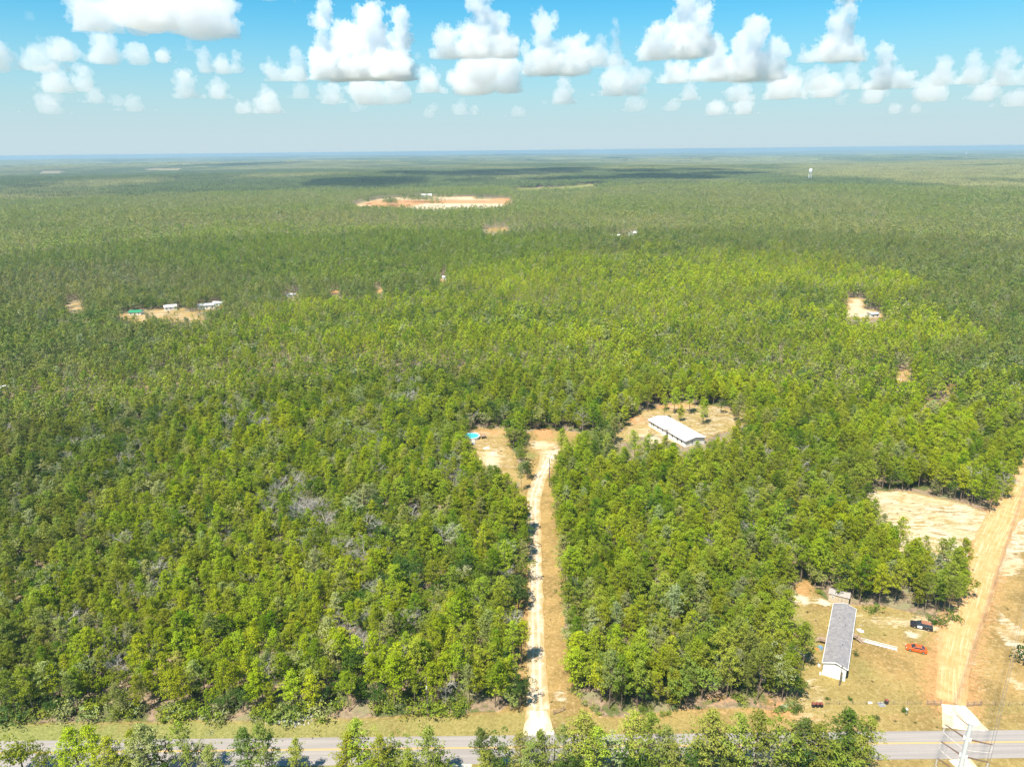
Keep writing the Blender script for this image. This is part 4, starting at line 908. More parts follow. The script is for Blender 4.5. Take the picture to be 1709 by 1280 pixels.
# --- white double wide home further up
h0, h1 = P(1082, 714.5), P(1081, 699.3, 3.2); fr0, fr1 = P(1081, 699.3, 3.3), P(1144, 735.5, 3.3); bk1 = P(1166.3, 721.8, 3.3)
rz2, L2 = frame_from(fr0, fr1); _, W2 = frame_from(fr1, bk1); dn = np.array([-math.sin(rz2), math.cos(rz2)]); W2 = abs((bk1-fr1)[:2]@dn); c2 = (fr0+fr1)[:2]/2+dn*W2/2
print('white home', L2, W2, math.degrees(rz2), c2)
wh = thing('mobile_home', 'white double wide mobile home with a white roof in the clearing among the pines', 'mobile home', (c2[0], c2[1], float(terr(*c2))), rz2)
w = MB(); gable_wall(w, L2-.8, W2-.8, 3.0, .95); child(wh, 'wall', w, 'siding', rz=math.pi/2)
r_ = MB(); gable_roof(r_, L2-.8, W2-.8, 3.03, .98, .4, .08); child(wh, 'roof', r_, 'whiteroof', rz=math.pi/2)
f = MB(); f.box((0, -W2/2-.06, 2.88), (L2+.1, .14, .26)); child(wh, 'gutter', f, 'shedroof')
for s_ in (-1, 1):
    f = MB()
    for q in (-1, 1): f.tube((s_*(L2/2+.03), q*W2/2, 2.93), (s_*(L2/2+.03), 0, 4.0), .12, .12, 4)
    child(wh, 'bargeboard', f, 'shedroof')
for x_, w_ in ((-9.2, .9), (-8.0, .9), (-5.2, .8), (-2.2, .8), (3.6, .9), (6.6, 1.2), (9.0, .9)): window_part(wh, w_, 1.3, (x_*L2/23, -W2/2+.37, 1.85))
dm = MB(); dm.prism([(-1.5, 2.95), (1.5, 2.95), (0, 3.75)], -.05, 2.2); dd = child(wh, 'dormer', dm, 'shedroof', (.6, -W2/2-.05, 0))
d = MB(); d.box((0, 0, 0), (1.0, .07, 2.05)); child(wh, 'door', d, 'glass', (.6, -W2/2+.36, 1.35))
window_part(wh, .9, 1.2, (L2/2-.37, -1.5, 1.85), math.pi/2)
g = MB(); g.tube((0, 0, 0), (0, 0, .6), .12, .12, 6); child(wh, 'chimney_pipe', g, 'grey_roof', (4.2, .9, 3.75))
g = MB(); g.box((0, 0, 0), (6, .12, .12)); child(wh, 'ridge_cap', g, 'grey_roof', (1.0, 0, 4.06))
# --- pool
pc = P(787.5, 731.5); PR = 3.3; pool = thing('swimming_pool', 'round above ground swimming pool with turquoise water beside the oaks', 'swimming pool', (pc[0], pc[1], 0))
def ring(ro, ri, z0, z1, n=36):
    mb = MB(); vs = []
    for r2, z in ((ro, z0), (ro, z1), (ri, z1), (ri, z0)):
        for i in range(n): vs.append((r2*math.cos(6.2832*i/n), r2*math.sin(6.2832*i/n), z))
    mb.add(vs, [(k*n+i, k*n+(i+1) % n, ((k+1) % 4)*n+(i+1) % n, ((k+1) % 4)*n+i) for k in range(4) for i in range(n)]); return mb
child(pool, 'pool_wall', ring(PR, PR-.12, 0, 1.25), 'white', smooth=False); child(pool, 'rim', ring(PR+.12, PR-.14, 1.25, 1.33), 'trim')
mb = MB(); n = 36; mb.add([((PR-.13)*math.cos(6.2832*i/n), (PR-.13)*math.sin(6.2832*i/n), 1.08) for i in range(n)], [tuple(range(n))]); child(pool, 'water', mb, 'water')
for i in range(12):
    b = MB(); a_ = 6.2832*i/12; b.box(((PR+.05)*math.cos(a_), (PR+.05)*math.sin(a_), .64), (.14, .14, 1.28), a_); child(pool, 'support_post', b, 'grey_roof')
dk = thing('pool_deck', 'small grey wooden deck standing at the right side of the pool', 'deck', (pc[0]+PR+1.6, pc[1]+.2, 0), .2)
for k in range(11): b = MB(); b.box((0, 0, 0), (.17, 2.2, .05)); child(dk, 'deck_board', b, 'deck', (-1.0+k*.2, 0, 1.2))
for x_ in (-1.0, 1.0):
    for y_ in (-1.0, 1.0): b = MB(); b.box((0, 0, 1.0), (.1, .1, 2.0)); child(dk, 'post', b, 'deck', (x_, y_, 0))
for y_ in (-1.0, 1.0): b = MB(); b.box((0, y_, 1.95), (2.1, .08, .07)); b.box((0, y_, 1.55), (2.1, .05, .07)); child(dk, 'railing', b, 'deck')
for lb, px, dm_, mt in (('flat pale slab lying on the grass in front of the pool deck', (812, 748), (2.6, 1.5, .22), 'concrete'), ('grey white heap of pool gear in front of the pool', (790, 741), (1.6, 1.2, .9), 'stone')):
    q = P(*px); mb = MB(); mb.box((0, 0, dm_[2]/2), dm_, top=(.9, .85)); mb.box((.3, .2, dm_[2]+.05), (dm_[0]*.5, dm_[1]*.5, .14), .4); o = link('slab' if mt == 'concrete' else 'pool_gear', mb.mesh('slab', [mt]), None, tuple(q), .25); tag(o, lb, 'slab' if mt == 'concrete' else 'pool gear')
# --- cars
def car(label, loc, rz, L, Wd, Hh, prof, glassprof, body, roofmat, doors=(), rim='rim'):
    t = thing('parked_car', label, 'car', loc, rz); b = MB(); n = len(prof)
    half = Wd/2; secs = []
    for y, k, dz in ((-half, .0, 0), (-half*.93, 1, 0), (0, 1, .02), (half*.93, 1, 0), (half, 0, 0)):
        secs.append([(x*(1 if k else .985), y, z if k else min(z, Hh*.62)*(.98)) for x, z in prof])
    vs = [q for s_ in secs for q in s_]; fs = [tuple(range(n)), tuple(range(5*n-1, 4*n-1, -1))]
    for k in range(4): fs += [(k*n+i, (k+1)*n+i, (k+1)*n+(i+1) % n, k*n+(i+1) % n) for i in range(n)]
    b.add(vs, fs); child(t, 'body', b, body, smooth=False)
    (x0, z0), (x1, z1), (x2, z2), (x3, z3) = glassprof        # rear base, rear top, front top, front base
    g = MB(); a_ = half*.90; c_ = half*.70
    vs = [(x0, -a_, z0), (x3, -a_, z3), (x3, a_, z3), (x0, a_, z0), (x1, -c_, z1), (x2, -c_, z2), (x2, c_, z2), (x1, c_, z1)]
    g.add(vs, [(3, 2, 1, 0), (4, 5, 6, 7), (0, 1, 5, 4), (1, 2, 6, 5), (2, 3, 7, 6), (3, 0, 4, 7)]); child(t, 'window_glass', g, 'glass')
    r2 = MB(); r2.box(((x1+x2)/2, 0, z1+.03), (abs(x2-x1)+.06, c_*2+.06, .07), top=(.92, .9)); child(t, 'roof', r2, roofmat)
    for s_ in (-1, 1):
        pl = MB()
        for xx, zz in (((x1+x2)/2, z1),): pl.tube((xx, s_*a_*1.0, z0), (xx, s_*c_*1.02, zz), .045, .045, 4)
        pl.tube((x0, s_*a_, z0), (x1, s_*c_*1.02, z1), .06, .05, 4); pl.tube((x3, s_*a_, z3), (x2, s_*c_*1.02, z2), .05, .05, 4); child(t, 'pillar', pl, body)
        for xx in (-L*.31, L*.30):
            wy = MB(); wy.tube((0, -s_*.11, 0), (0, s_*.11, 0), .33, .33, 14); ty = child(t, 'wheel', wy, 'rubber', (xx, s_*(half-.07), .33)); rm = MB(); rm.tube((0, s_*.10, 0), (0, s_*.125, 0), .20, .20, 10); child(ty, 'rim', rm, rim)
        hl = MB(); hl.box((0, 0, 0), (.14, .32, .13)); child(t, 'headlight', hl, 'lamp', (L/2-.12, s_*half*.68, .66)); tl = MB(); tl.box((0, 0, 0), (.12, .3, .16)); child(t, 'tail_light', tl, 'tail', (-L/2+.10, s_*half*.72, .82))
        mr = MB(); mr.box((0, 0, 0), (.14, .2, .13)); child(t, 'mirror', mr, body, (x3-.35, s_*(half+.08), z0+.08))
        for x_, w_, mt in doors:
            dr = MB(); dr.box((0, 0, 0), (w_, .03, Hh*.36)); dd = child(t, 'door', dr, mt, (x_, s_*(half+.012), Hh*.41)); hn = MB(); hn.box((-w_*.3, s_*.03, .12), (.16, .03, .03)); child(dd, 'handle', hn, 'galv')
    return t
sedan = [(-2.3, .3), (-2.35, .62), (-2.28, .92), (-1.75, 1.0), (-1.35, 1.02), (.85, .98), (1.1, .95), (1.9, .82), (2.25, .68), (2.33, .45), (2.25, .25), (1.0, .22), (-1.4, .22)]
ca_, cb_ = P(1545.5, 1088), P(1510.5, 1080.5); rz_, _l = frame_from(ca_, cb_); cc = P(1528.5, 1085); print('car len', _l)
car('orange sedan parked at the end of the pale slab path', (cc[0], cc[1], .02), rz_, 4.7, 1.85, 1.45, sedan, ((-1.85, .99), (-1.05, 1.42), (.25, 1.42), (1.1, .95)), 'orange', 'orange', ((-.55, 1.0, 'orange'), (.45, .95, 'orange')))
suv = [(-2.55, .4), (-2.6, .75), (-2.5, 1.08), (-1.9, 1.12), (1.0, 1.1), (1.25, 1.08), (2.2, .98), (2.5, .82), (2.55, .5), (2.45, .32), (1.0, .28), (-1.4, .28)]
ca_, cb_ = P(1556, 1051), P(1517, 1042); rz_, _l = frame_from(ca_, cb_); cc = P(1537, 1047); print('suv len', _l)
car('black car with white front door and rusty roof parked against the trees', (cc[0], cc[1], .02), rz_, 5.1, 1.95, 1.75, suv, ((-2.4, 1.1), (-2.1, 1.72), (.1, 1.72), (1.15, 1.09)), 'black', 'rust', ((-.75, 1.1, 'black'), (.42, 1.1, 'whitepaint')))
# --- bins and bits in the yard
def wheelie(label, loc, rz):
    t = thing('trash_bin', label, 'trash bin', loc, rz, 'dark trash bins in a row by the road fence')
    b = MB(); b.box((0, 0, .52), (.5, .55, .95), top=(1.22, 1.25)); child(t, 'bin_body', b, 'bin'); l_ = MB(); l_.box((0, 0, 1.04), (.66, .74, .09), top=(.85, .8)); child(t, 'lid', l_, 'lid')
    for s_ in (-1, 1): w_ = MB(); w_.tube((-.04, 0, 0), (.04, 0, 0), .13, .13, 10); child(t, 'wheel', w_, 'rubber', (s_*.27, .28, .13))
for i, u_ in enumerate((1357, 1363.5, 1370)):
    wheelie(['dark trash bin nearest the wood in the row of three', 'dark trash bin in the middle of the row of three', 'dark trash bin nearest the grass in the row of three'][i], tuple(P(u_, 1179.5)+[0, 0, .02]), .1*i-.1)
wheelie('dark trash bin standing behind the low pallet by the road fence', tuple(P(1479, 1174)+[0, 0, .02]), .3)
pl = P(1471, 1176); t = thing('pallet', 'grey wooden pallet lying in the weeds by the road fence', 'pallet', (pl[0], pl[1], .02), .05)
for k in range(6): b = MB(); b.box((0, 0, 0), (.14, 1.3, .03)); child(t, 'plank', b, 'grey_roof', (-.6+k*.24, 0, .16))
for k in range(3): b = MB(); b.box((0, 0, 0), (1.4, .1, .12)); child(t, 'bearer', b, 'grey_roof', (0, -.55+k*.55, .08))
def lump(name, label, cat, loc, dims, mat, rz=0.0, seed=1):
    rg_ = np.random.default_rng(seed); mb = MB()
    for k in range(5):
        d = np.array(dims)*rg_.uniform(.4, .7, 3); mb.box((rg_.normal()*dims[0]*.2, rg_.normal()*dims[1]*.2, d[2]/2+k*.004), tuple(d), rg_.uniform(0, 3), top=(.75, .8))
    o = link(name, mb.mesh(name, [mat]), None, tuple(loc), rz); return tag(o, label, cat)
lump('garden_clutter', 'small white clutter on the grass left of the grey pallet', 'clutter', P(1451, 1173), (.7, .6, .4), 'white', seed=3)
lump('mattress', 'white sheet lying on the grass beside the brown porch steps', 'sheet', P(1435, 1052), (1.2, 1.0, .25), 'white', seed=4)
lump('kiddie_pool', 'blue plastic heap beside the wood side wall of the home', 'plastic heap', P(1369, 1081), (1.2, 1.4, .5), 'blue', seed=5)
lump('toy_heap', 'orange plastic heap beside the wood side wall of the home', 'plastic heap', P(1364, 1083), (1.1, .9, .4), 'orange_tarp', seed=6)
lump('appliance', 'white appliance by the front left corner of the home', 'appliance', P(1367, 1111), (.6, .8, .9), 'galv', seed=7)
lump('propane_tank', 'grey white tank by the lower left corner of the home', 'tank', P(1368, 1124), (.6, .7, .8), 'galv', seed=8)
lump('white_box', 'white box shaped trailer in the shade at the yard edge', 'box', P(1299, 1065), (2.2, 2.2, 1.3), 'white', seed=9)
lump('covered_trailer', 'white covered trailer half hidden behind the big oak', 'trailer', P(1283, 1102), (2.6, 3.0, 1.6), 'white', seed=10)
lump('covered_boat', 'white boat cover under the trees left of the big oak', 'boat cover', P(1276, 1128), (2.0, 3.2, 1.4), 'stone', seed=11)
lump('yard_log', 'dark stump standing in the grass left of the home', 'stump', P(1361.5, 1036), (.5, .5, .5), 'bark', seed=12)
# --- rail fences by the gate, wire fence, driveway post
def rail_fence(label, a, b, npost=3, hh=1.25):
    rz_, L = frame_from(a, b); t = thing('rail_fence', label, 'fence', (a[0], a[1], 0), rz_)
    for k in range(npost): p_ = MB(); p_.box((0, 0, hh/2+.05), (.16, .16, hh+.1)); child(t, 'post', p_, 'deck', (L*k/(npost-1), 0, 0))
    for z_ in (.35, .75, 1.15): p_ = MB(); p_.box((L/2, -.11, 0), (L, .04, .14)); child(t, 'rail', p_, 'deck', (0, 0, z_))
rail_fence('brown rail fence wing left of the dirt road gate', P(1547, 1175.5), P(1570, 1176.5)); rail_fence('brown rail fence wing right of the dirt road gate', P(1614, 1178.5), P(1636, 1177))
rail_fence('short broken rail fence with a leaning post right of the driveway', P(924, 1192), P(941, 1186), 2, 1.3)
def wire_fence(label, a, b, sp=3.0):
    rz_, L = frame_from(a, b); t = thing('wire_fence', label, 'fence', (a[0], a[1], 0), rz_); n = int(L/sp)+1; first = None
    for k in range(n):
        if first is None: p_ = MB(); p_.tube((0, 0, 0), (0, 0, 1.2), .045, .04, 5); first = child(t, 'post', p_, 'pole_wood')
        else: copychild(t, first, (k*sp, 0, 0))
    for z_ in (.3, .6, .9, 1.12): p_ = MB(); p_.tube((0, 0, z_), ((n-1)*sp, 0, z_), .009, .009, 3); child(t, 'wire', p_, 'wire')
wire_fence('wire fence along the weeds between the trash bins and the gate', P(1378, 1176), P(1546, 1176)); wire_fence('wire fence running right from the gate under the power line', P(1638, 1177.5), P(1780, 1177))
def post(label, loc, h, mat='pole_wood', r=.07, name='marker_post', cat='post'):
    t = thing(name, label, cat, tuple(loc)); b = MB(); b.tube((0, 0, 0), (0, 0, h), r, r*.8, 7); child(t, 'shaft', b, mat); c_ = MB(); c_.tube((0, 0, h), (0, 0, h+.07), r*1.3, r*.8, 7); child(t, 'cap', c_, 'galv'); return t
post('dark green marker post in the verge right of the driveway', P(939.5, 1213), 1.1)
# mailbox with a bush
mbp = P(1512.5, 1190); t = thing('mailbox', 'white mailbox on a post in the small bush by the verge', 'mailbox', tuple(mbp), .2)
b = MB(); b.box((0, 0, .5), (.1, .1, 1.0)); child(t, 'post', b, 'trim'); b = MB(); b.box((0, 0, 1.12), (.26, .5, .24)); b.tube((0, -.25, 1.22), (0, .25, 1.22), .13, .13, 8); child(t, 'box', b, 'whitepaint')
def bush(label, loc, s_, v, col=(.07, .13, .02, 1), h=1.0):
    crm, trm = VARI['shrub'][1][v]; root = thing('bush', label, 'bush', (loc[0], loc[1], float(terr(loc[0], loc[1]))), random.uniform(0, 6)); root.scale = (s_, s_, s_*h)
    a = link('trunk', trm, root); b = link('crown', crm, root); b['tint'] = [float(q) for q in col]
bush('small green bush around the white mailbox', P(1510, 1188), .75, 0); bush('round dark bush against the road side wall of the home', P(1428, 1093), .62, 1, (.04, .09, .015, 1), 1.4)
bush('bright green bush between the shed and the tree clump', P(1459, 1022), 1.5, 1, (.11, .2, .02, 1)); bush('bright green bush between the black car and the dirt road', P(1573, 1043), 1.6, 3, (.09, .17, .02, 1))
bush('low green bush just behind the black car', P(1557, 1040), 1.4, 2, (.07, .13, .02, 1)); bush('taller green bush beside the dirt road', P(1590, 1035), 1.4, 1, (.09, .17, .02, 1), 1.4)
bush('dark evergreen bush under the power line at the frame edge', P(1707, 1110), 2.1, 3, (.03, .08, .015, 1), 1.3); bush('small weed bush by the trash bins', P(1381, 1167), .55, 2); bush('small weed bush by the wire fence', P(1419, 1168), .6, 0)
bush('tiny round bush in the reddish bank right of the driveway wood', P(1164, 1182), .7, 2, (.04, .10, .02, 1)); bush('leafy bush on the verge behind the roadside pines', P(1420, 1196), 1.0, 1, (.12, .2, .02, 1)); bush('long low bush on the verge right of the leafy bush', P(1462, 1201), .8, 0, (.1, .13, .04, 1))
# --- utility poles
def utility_pole(label, loc, h, arm=True, r=.14, rz=0.0):
    t = thing('utility_pole', label, 'utility pole', tuple(loc), rz); b = MB(); b.tube((0, 0, 0), (0, 0, h), r, r*.7, 8); child(t, 'shaft', b, 'pole_wood')
    if arm:
        b = MB(); b.box((0, -.14, h-.5), (1.4, .09, .11)); child(t, 'crossarm', b, 'deck')
        for x_ in (-.6, 0, .6): b = MB(); b.tube((x_, -.14 if x_ else 0, h-.44 if x_ else h), (x_, -.14 if x_ else 0, h-.2 if x_ else h+.2), .05, .03, 6); child(t, 'insulator', b, 'insul')
    else:
        b = MB(); b.tube((0, -.16, h*.72), (0, -.16, h*.72+.7), .13, .13, 8); child(t, 'transformer', b, 'galv')
    return t
utility_pole('slim wooden utility pole at the wood edge left of the driveway', P(714.8, 1195), 10.4, False, .13); utility_pole('tall wooden utility pole beside the upper driveway', P(916.8, 811), 11.0, False, .19)
utility_pole('short dark service pole in front of the home gable', P(1400.8, 1143.5), 5.6, False, .17)
pp = P(926, 1213, 9.5); utility_pole('dark roadside pole rising between the roadside pines', (pp[0], pp[1], 0), 9.5, False, .13)
sn = P(771, 1150); t = thing('dead_snag', 'bare white dead trunk standing at the wood edge', 'dead trunk', tuple(sn)); b = MB(); b.path([(0, 0, 0), (.1, 0, 5), (-.1, 0, 10.2)], [.16, .13, .05], 6); child(t, 'trunk', b, 'stone')
b = MB()
for k in range(9): a_ = k*2.3; z_ = 6+k*.45; b.tube((0, 0, z_), (math.cos(a_)*.7, math.sin(a_)*.7, z_+.2), .04, .015, 4)
child(t, 'branch', b, 'stone')
# --- rubble heap at the wood edge
rgk = np.random.default_rng(5); mb = MB(); rc = P(482, 1200)
for k in range(330):
    s_ = rgk.uniform(.12, .5); p_ = rgk.normal(size=2)*np.array([2.4, .9]); h_ = max(0, .9-.25*abs(p_[0])-.4*abs(p_[1])); mb.box((p_[0], p_[1], h_*rgk.random()+s_*.3), (s_, s_*rgk.uniform(.6, 1), s_*.6), rgk.uniform(0, 3), top=(.6, .7))
o = link('rubble', mb.mesh('rubble', ['stone']), None, tuple(rc)); o['kind'] = 'stuff'; o['label'] = 'heap of pale broken rubble at the edge of the wood'
# --- steel transmission poles and conductors
line_az = math.atan2(*(P(1690, 850)-P(1590, 1150))[:2]); tp = P(1620.6, 1207.3, 28.0); ldir = np.array([math.sin(line_az), math.cos(line_az)]); lrt = np.array([ldir[1], -ldir[0]]); print('line az', math.degrees(line_az), tp)
def steel_pole(label, xy):
    t = thing('transmission_pole', label, 'power pole', (xy[0], xy[1], float(terr(*xy))), math.atan2(lrt[1], lrt[0]))
    b = MB(); b.tube((0, 0, 0), (0, 0, 9), .58, .48, 12, cap=False); b.tube((0, 0, 9), (0, 0, 19.2), .47, .39, 12, cap=False); b.tube((0, 0, 19.2), (0, 0, 28), .40, .33, 12); child(t, 'shaft', b, 'galv', smooth=False)
    b = MB(); b.tube((0, 0, 28.0), (0, 0, 28.10), .37, .37, 12); child(t, 'cap', b, 'stone')
    tips = []
    for s_ in (-1, 1):
        for zz in (24.9, 21.3, 17.7):
            b = MB(); b.tube((s_*.3, 0, zz), (s_*3.4, 0, zz+.9), .15, .08, 6); child(t, 'arm', b, 'arm')
            b = MB(); b.box((0, 0, 0), (.34, .5, .5)); child(t, 'arm_plate', b, 'galv', (s_*.42, 0, zz))
            b = MB(); b.tube((s_*3.4, 0, zz+.85), (s_*3.4, 0, zz-.85), .045, .045, 5)
            for q in range(5): b.tube((s_*3.4, 0, zz+.5-q*.27), (s_*3.4, 0, zz+.46-q*.27), .12, .12, 6)
            child(t, 'insulator', b, 'insul'); b = MB(); b.tube((s_*.4, 0, zz-2.2), (s_*3.35, 0, zz-.8), .045, .045, 5); child(t, 'insulator', b, 'insul'); tips.append((s_*3.4, zz-.88))
    b = MB(); b.tube((-.25, 0, 27.5), (-2.2, 0, 28.5), .08, .05, 6); child(t, 'arm', b, 'arm'); tips.append((-2.2, 28.5))
    b = MB(); b.tube((.25, 0, 27.1), (2.0, 0, 27.7), .06, .05, 6); child(t, 'arm', b, 'insul'); tips.append((2.0, 27.7)); return t, tips
pole_xy = tp[:2]; t0_, tips = steel_pole('tall grey steel power pole with six arms on the near side of the road', pole_xy)
spans = [(pole_xy, pole_xy+ldir*190), (pole_xy-ldir*170, pole_xy)]
steel_pole('grey steel power pole further along the dirt road line', spans[0][1])
for a, b in spans:
    L = np.hypot(*(b-a))
    for j, (xo, zo) in enumerate(tips):
        offs = (-.2, .2) if j < 6 else (0,)
        mb = MB()
        for of in offs:
            pts = []
            for k in range(41):
                f_ = k/40; q = a+(b-a)*f_+lrt*(xo+of); zt = terr(*a)*(1-f_)+terr(*b)*f_; pts.append((q[0], q[1], float(zt)+zo-4*4.2*f_*(1-f_)))
            mb.path(pts, [.015]*41, 3)
        o = link('power_line', mb.mesh('power_line', ['wire'])); 
        side = 'left' if xo < 0 else 'right'; lv = ('top', 'middle', 'lowest', 'top', 'middle', 'lowest')[j] if j < 6 else 'thin shield wire'
        tag(o, ('%s conductor pair on the %s arms, %s' % (lv, side, 'running on over the dirt road' if a is pole_xy or (a == pole_xy).all() else 'coming in towards the camera side') if j < 6 else 'thin shield wire at the %s of the pole top, %s' % (side, 'running on over the dirt road' if (a == pole_xy).all() else 'coming in towards the camera side')), 'power line', 'conductors of the power line')
# --- far things
def water_tower(label, base, top_v, u, H_=None):
    b0 = np.array([base[0], base[1]]); D = np.hypot(*b0); gz = float(terr(*b0)); H_ = H_ or 40
    t = thing('water_tower', label, 'water tower', (b0[0], b0[1], gz)); k = H_/40
    mb = MB(); n = 16; prof = [(0, 26), (3.2, 26.5), (4.6, 28.5), (4.9, 31), (4.9, 35), (4.2, 37.4), (2.6, 39.2), (0, 40)]; vs = []
    for r_2, z_ in prof:
        for i in range(n): vs.append((r_2*k*math.cos(6.2832*i/n), r_2*k*math.sin(6.2832*i/n), z_*k))
    mb.add(vs, [(a_*n+i, a_*n+(i+1) % n, (a_+1)*n+(i+1) % n, (a_+1)*n+i) for a_ in range(len(prof)-1) for i in range(n)]); child(t, 'tank', mb, 'whitepaint', smooth=True)
    for i in range(6):
        a_ = 6.2832*i/6; mb = MB(); mb.tube((5.6*k*math.cos(a_), 5.6*k*math.sin(a_), 0), (4.6*k*math.cos(a_), 4.6*k*math.sin(a_), 29*k), .42*k, .34*k, 6); child(t, 'leg', mb, 'white')
    mb = MB(); mb.tube((0, 0, 0), (0, 0, 26*k), .9*k, .9*k, 8); child(t, 'riser_pipe', mb, 'white'); rb = MB()
    for zz in (9, 18):
        for i in range(6):
            a_, b_ = 6.2832*i/6, 6.2832*(i+1)/6; q = (5.6-zz*.034)*k; rb.tube((q*math.cos(a_), q*math.sin(a_), zz*k), (q*math.cos(b_), q*math.sin(b_), zz*k), .15*k, .15*k, 4)
    child(t, 'brace', rb, 'white'); return t
def far_at(u, v): p = G(u, v); return p
wt_ = G(1351, 303); D = np.hypot(*wt_[:2]); print('tower D', D); water_tower('white domed water tower on legs rising above the far forest', wt_, 285, 1351, D*18/1185*1.03)
wt2 = G(1613, 253.5); print('tower2 D', np.hypot(*wt2[:2])); 
if np.hypot(*wt2[:2]) > 15000: wt2 = wt2*(12000/np.hypot(*wt2[:2]))
water_tower('tiny pale water tower on the horizon at the right', wt2, 249, 1613, 52)
def far_building(label, u, v, L, Wd, hh, roofm, rz=0.0, cat='house', nwin=3):
    p = G(u, v); t = thing('far_house' if cat == 'house' else 'far_building', label, cat, (p[0], p[1], float(p[2])), rz)
    w = MB(); gable_wall(w, L, Wd, hh, Wd*.16); child(t, 'wall', w, 'siding', rz=math.pi/2); r_ = MB(); gable_roof(r_, L, Wd, hh+.02, Wd*.16+.02, .4, .12); child(t, 'roof', r_, roofm, rz=math.pi/2)
    for k in range(nwin): window_part(t, 1.1, 1.2, (-L/2+L*(k+.5)/nwin, -Wd/2-.04, hh*.55))
far_building('small white house with a pale roof at the back of the left clearing', 285, 517, 9, 6, 3, 'whiteroof', .5)
far_building('grey metal roofed house half hidden by trees in the left clearing', 346, 515, 13, 7, 3.2, 'grey_roof', .35); far_building('small grey blue roofed shed beside the grey roofed house', 366, 511, 9, 6, 3, 'grey_roof', -.2)
far_building('building with a bright green roof in the left sandy clearing', 228, 524.5, 9, 7, 2.2, 'green_roof', .12); far_building('white house with a steep pale roof among the trees in mid distance', 1058, 395, 13, 10, 5.5, 'whiteroof', .7)
far_building('long low white barn left of the pale roofed house', 1026, 396.5, 17, 7, 3, 'whiteroof', .0, 'barn', 5); far_building('white flat shed on the back edge of the sand quarry', 712, 329, 28, 12, 6, 'whiteroof', .05, 'shed', 4)
far_building('brown roofed cabin in the small clearing on the right', 1456, 529, 7, 5, 2.6, 'grey_roof', .3, 'cabin', 2); far_building('pale house in the far wooded gap left of centre', 487, 496, 7, 5, 2.6, 'grey_roof', .1)
far_building('pale house among trees at the left frame edge', 5, 653, 6, 4, 2.4, 'whiteroof', .4); far_building('tiny pale house between the trees left of centre', 745, 467, 7, 5, 2.8, 'whiteroof', .0, 'house', 2)
lump('orange_shed', 'small orange box beside the grey roofed house in the left clearing', 'box', G(369, 514), (4, 3, 3), 'orange_tarp', seed=21)
# tree islands standing in the quarry
qx, qy = [], []
for (u_, v_, ru, rv, num) in ((700, 337.5, 30, 2.0, 170), (652, 343, 14, 2.6, 90), (745, 333.2, 24, 1.2, 60), (725, 343.8, 18, .6, 36), (612, 341, 10, 2, 30), (800, 336, 10, 1, 14)):
    for k in range(num): g_ = G(u_+rgk.normal()*ru*.5, v_+rgk.normal()*rv*.45); qx.append(g_[0]); qy.append(g_[1])
qx = np.array(qx); qy = np.array(qy); n = len(qx); scatter('quarry_trees', 'pine_far', qx, qy, tint('oak', qx, qy, rng), np.repeat(rng.uniform(.8, 1.4, n)[:, None], 3, 1), 'tree islands left standing in the sand quarry')

# ------------------------------------------------------------------ fair weather cumulus, each cloud a body at its own place in the sky
def cloudmat(name, dens):
    mt = bpy.data.materials.new(name); mt.use_nodes = True; t = mt.node_tree; t.nodes.clear()
    v = t.nodes.new('ShaderNodeVolumePrincipled'); v.inputs['Color'].default_value = (.957, .968, .985, 1); v.inputs['Density'].default_value = dens; v.inputs['Anisotropy'].default_value = .2
    o = t.nodes.new('ShaderNodeOutputMaterial'); t.links.new(v.outputs[0], o.inputs['Volume']); return mt
_p3 = np.random.default_rng(9).random((64, 64, 64)).astype(np.float32)
def n3(p):
    i = np.floor(p).astype(int); f = p-i; f = f*f*(3-2*f); r = 0
    for a in (0, 1):
        for b in (0, 1):
            for c in (0, 1):
                w = (f[:, 0] if a else 1-f[:, 0])*(f[:, 1] if b else 1-f[:, 1])*(f[:, 2] if c else 1-f[:, 2])
                r = r+w*_p3[(i[:, 0]+a) & 63, (i[:, 1]+b) & 63, (i[:, 2]+c) & 63]
    return r
_ico = None
def ico():
    global _ico
    if _ico is None:
        import bmesh
        b = bmesh.new(); bmesh.ops.create_icosphere(b, subdivisions=2, radius=1); _ico = (np.array([v.co[:] for v in b.verts]), np.array([[v.index for v in f.verts] for f in b.faces])); b.free()
    return _ico
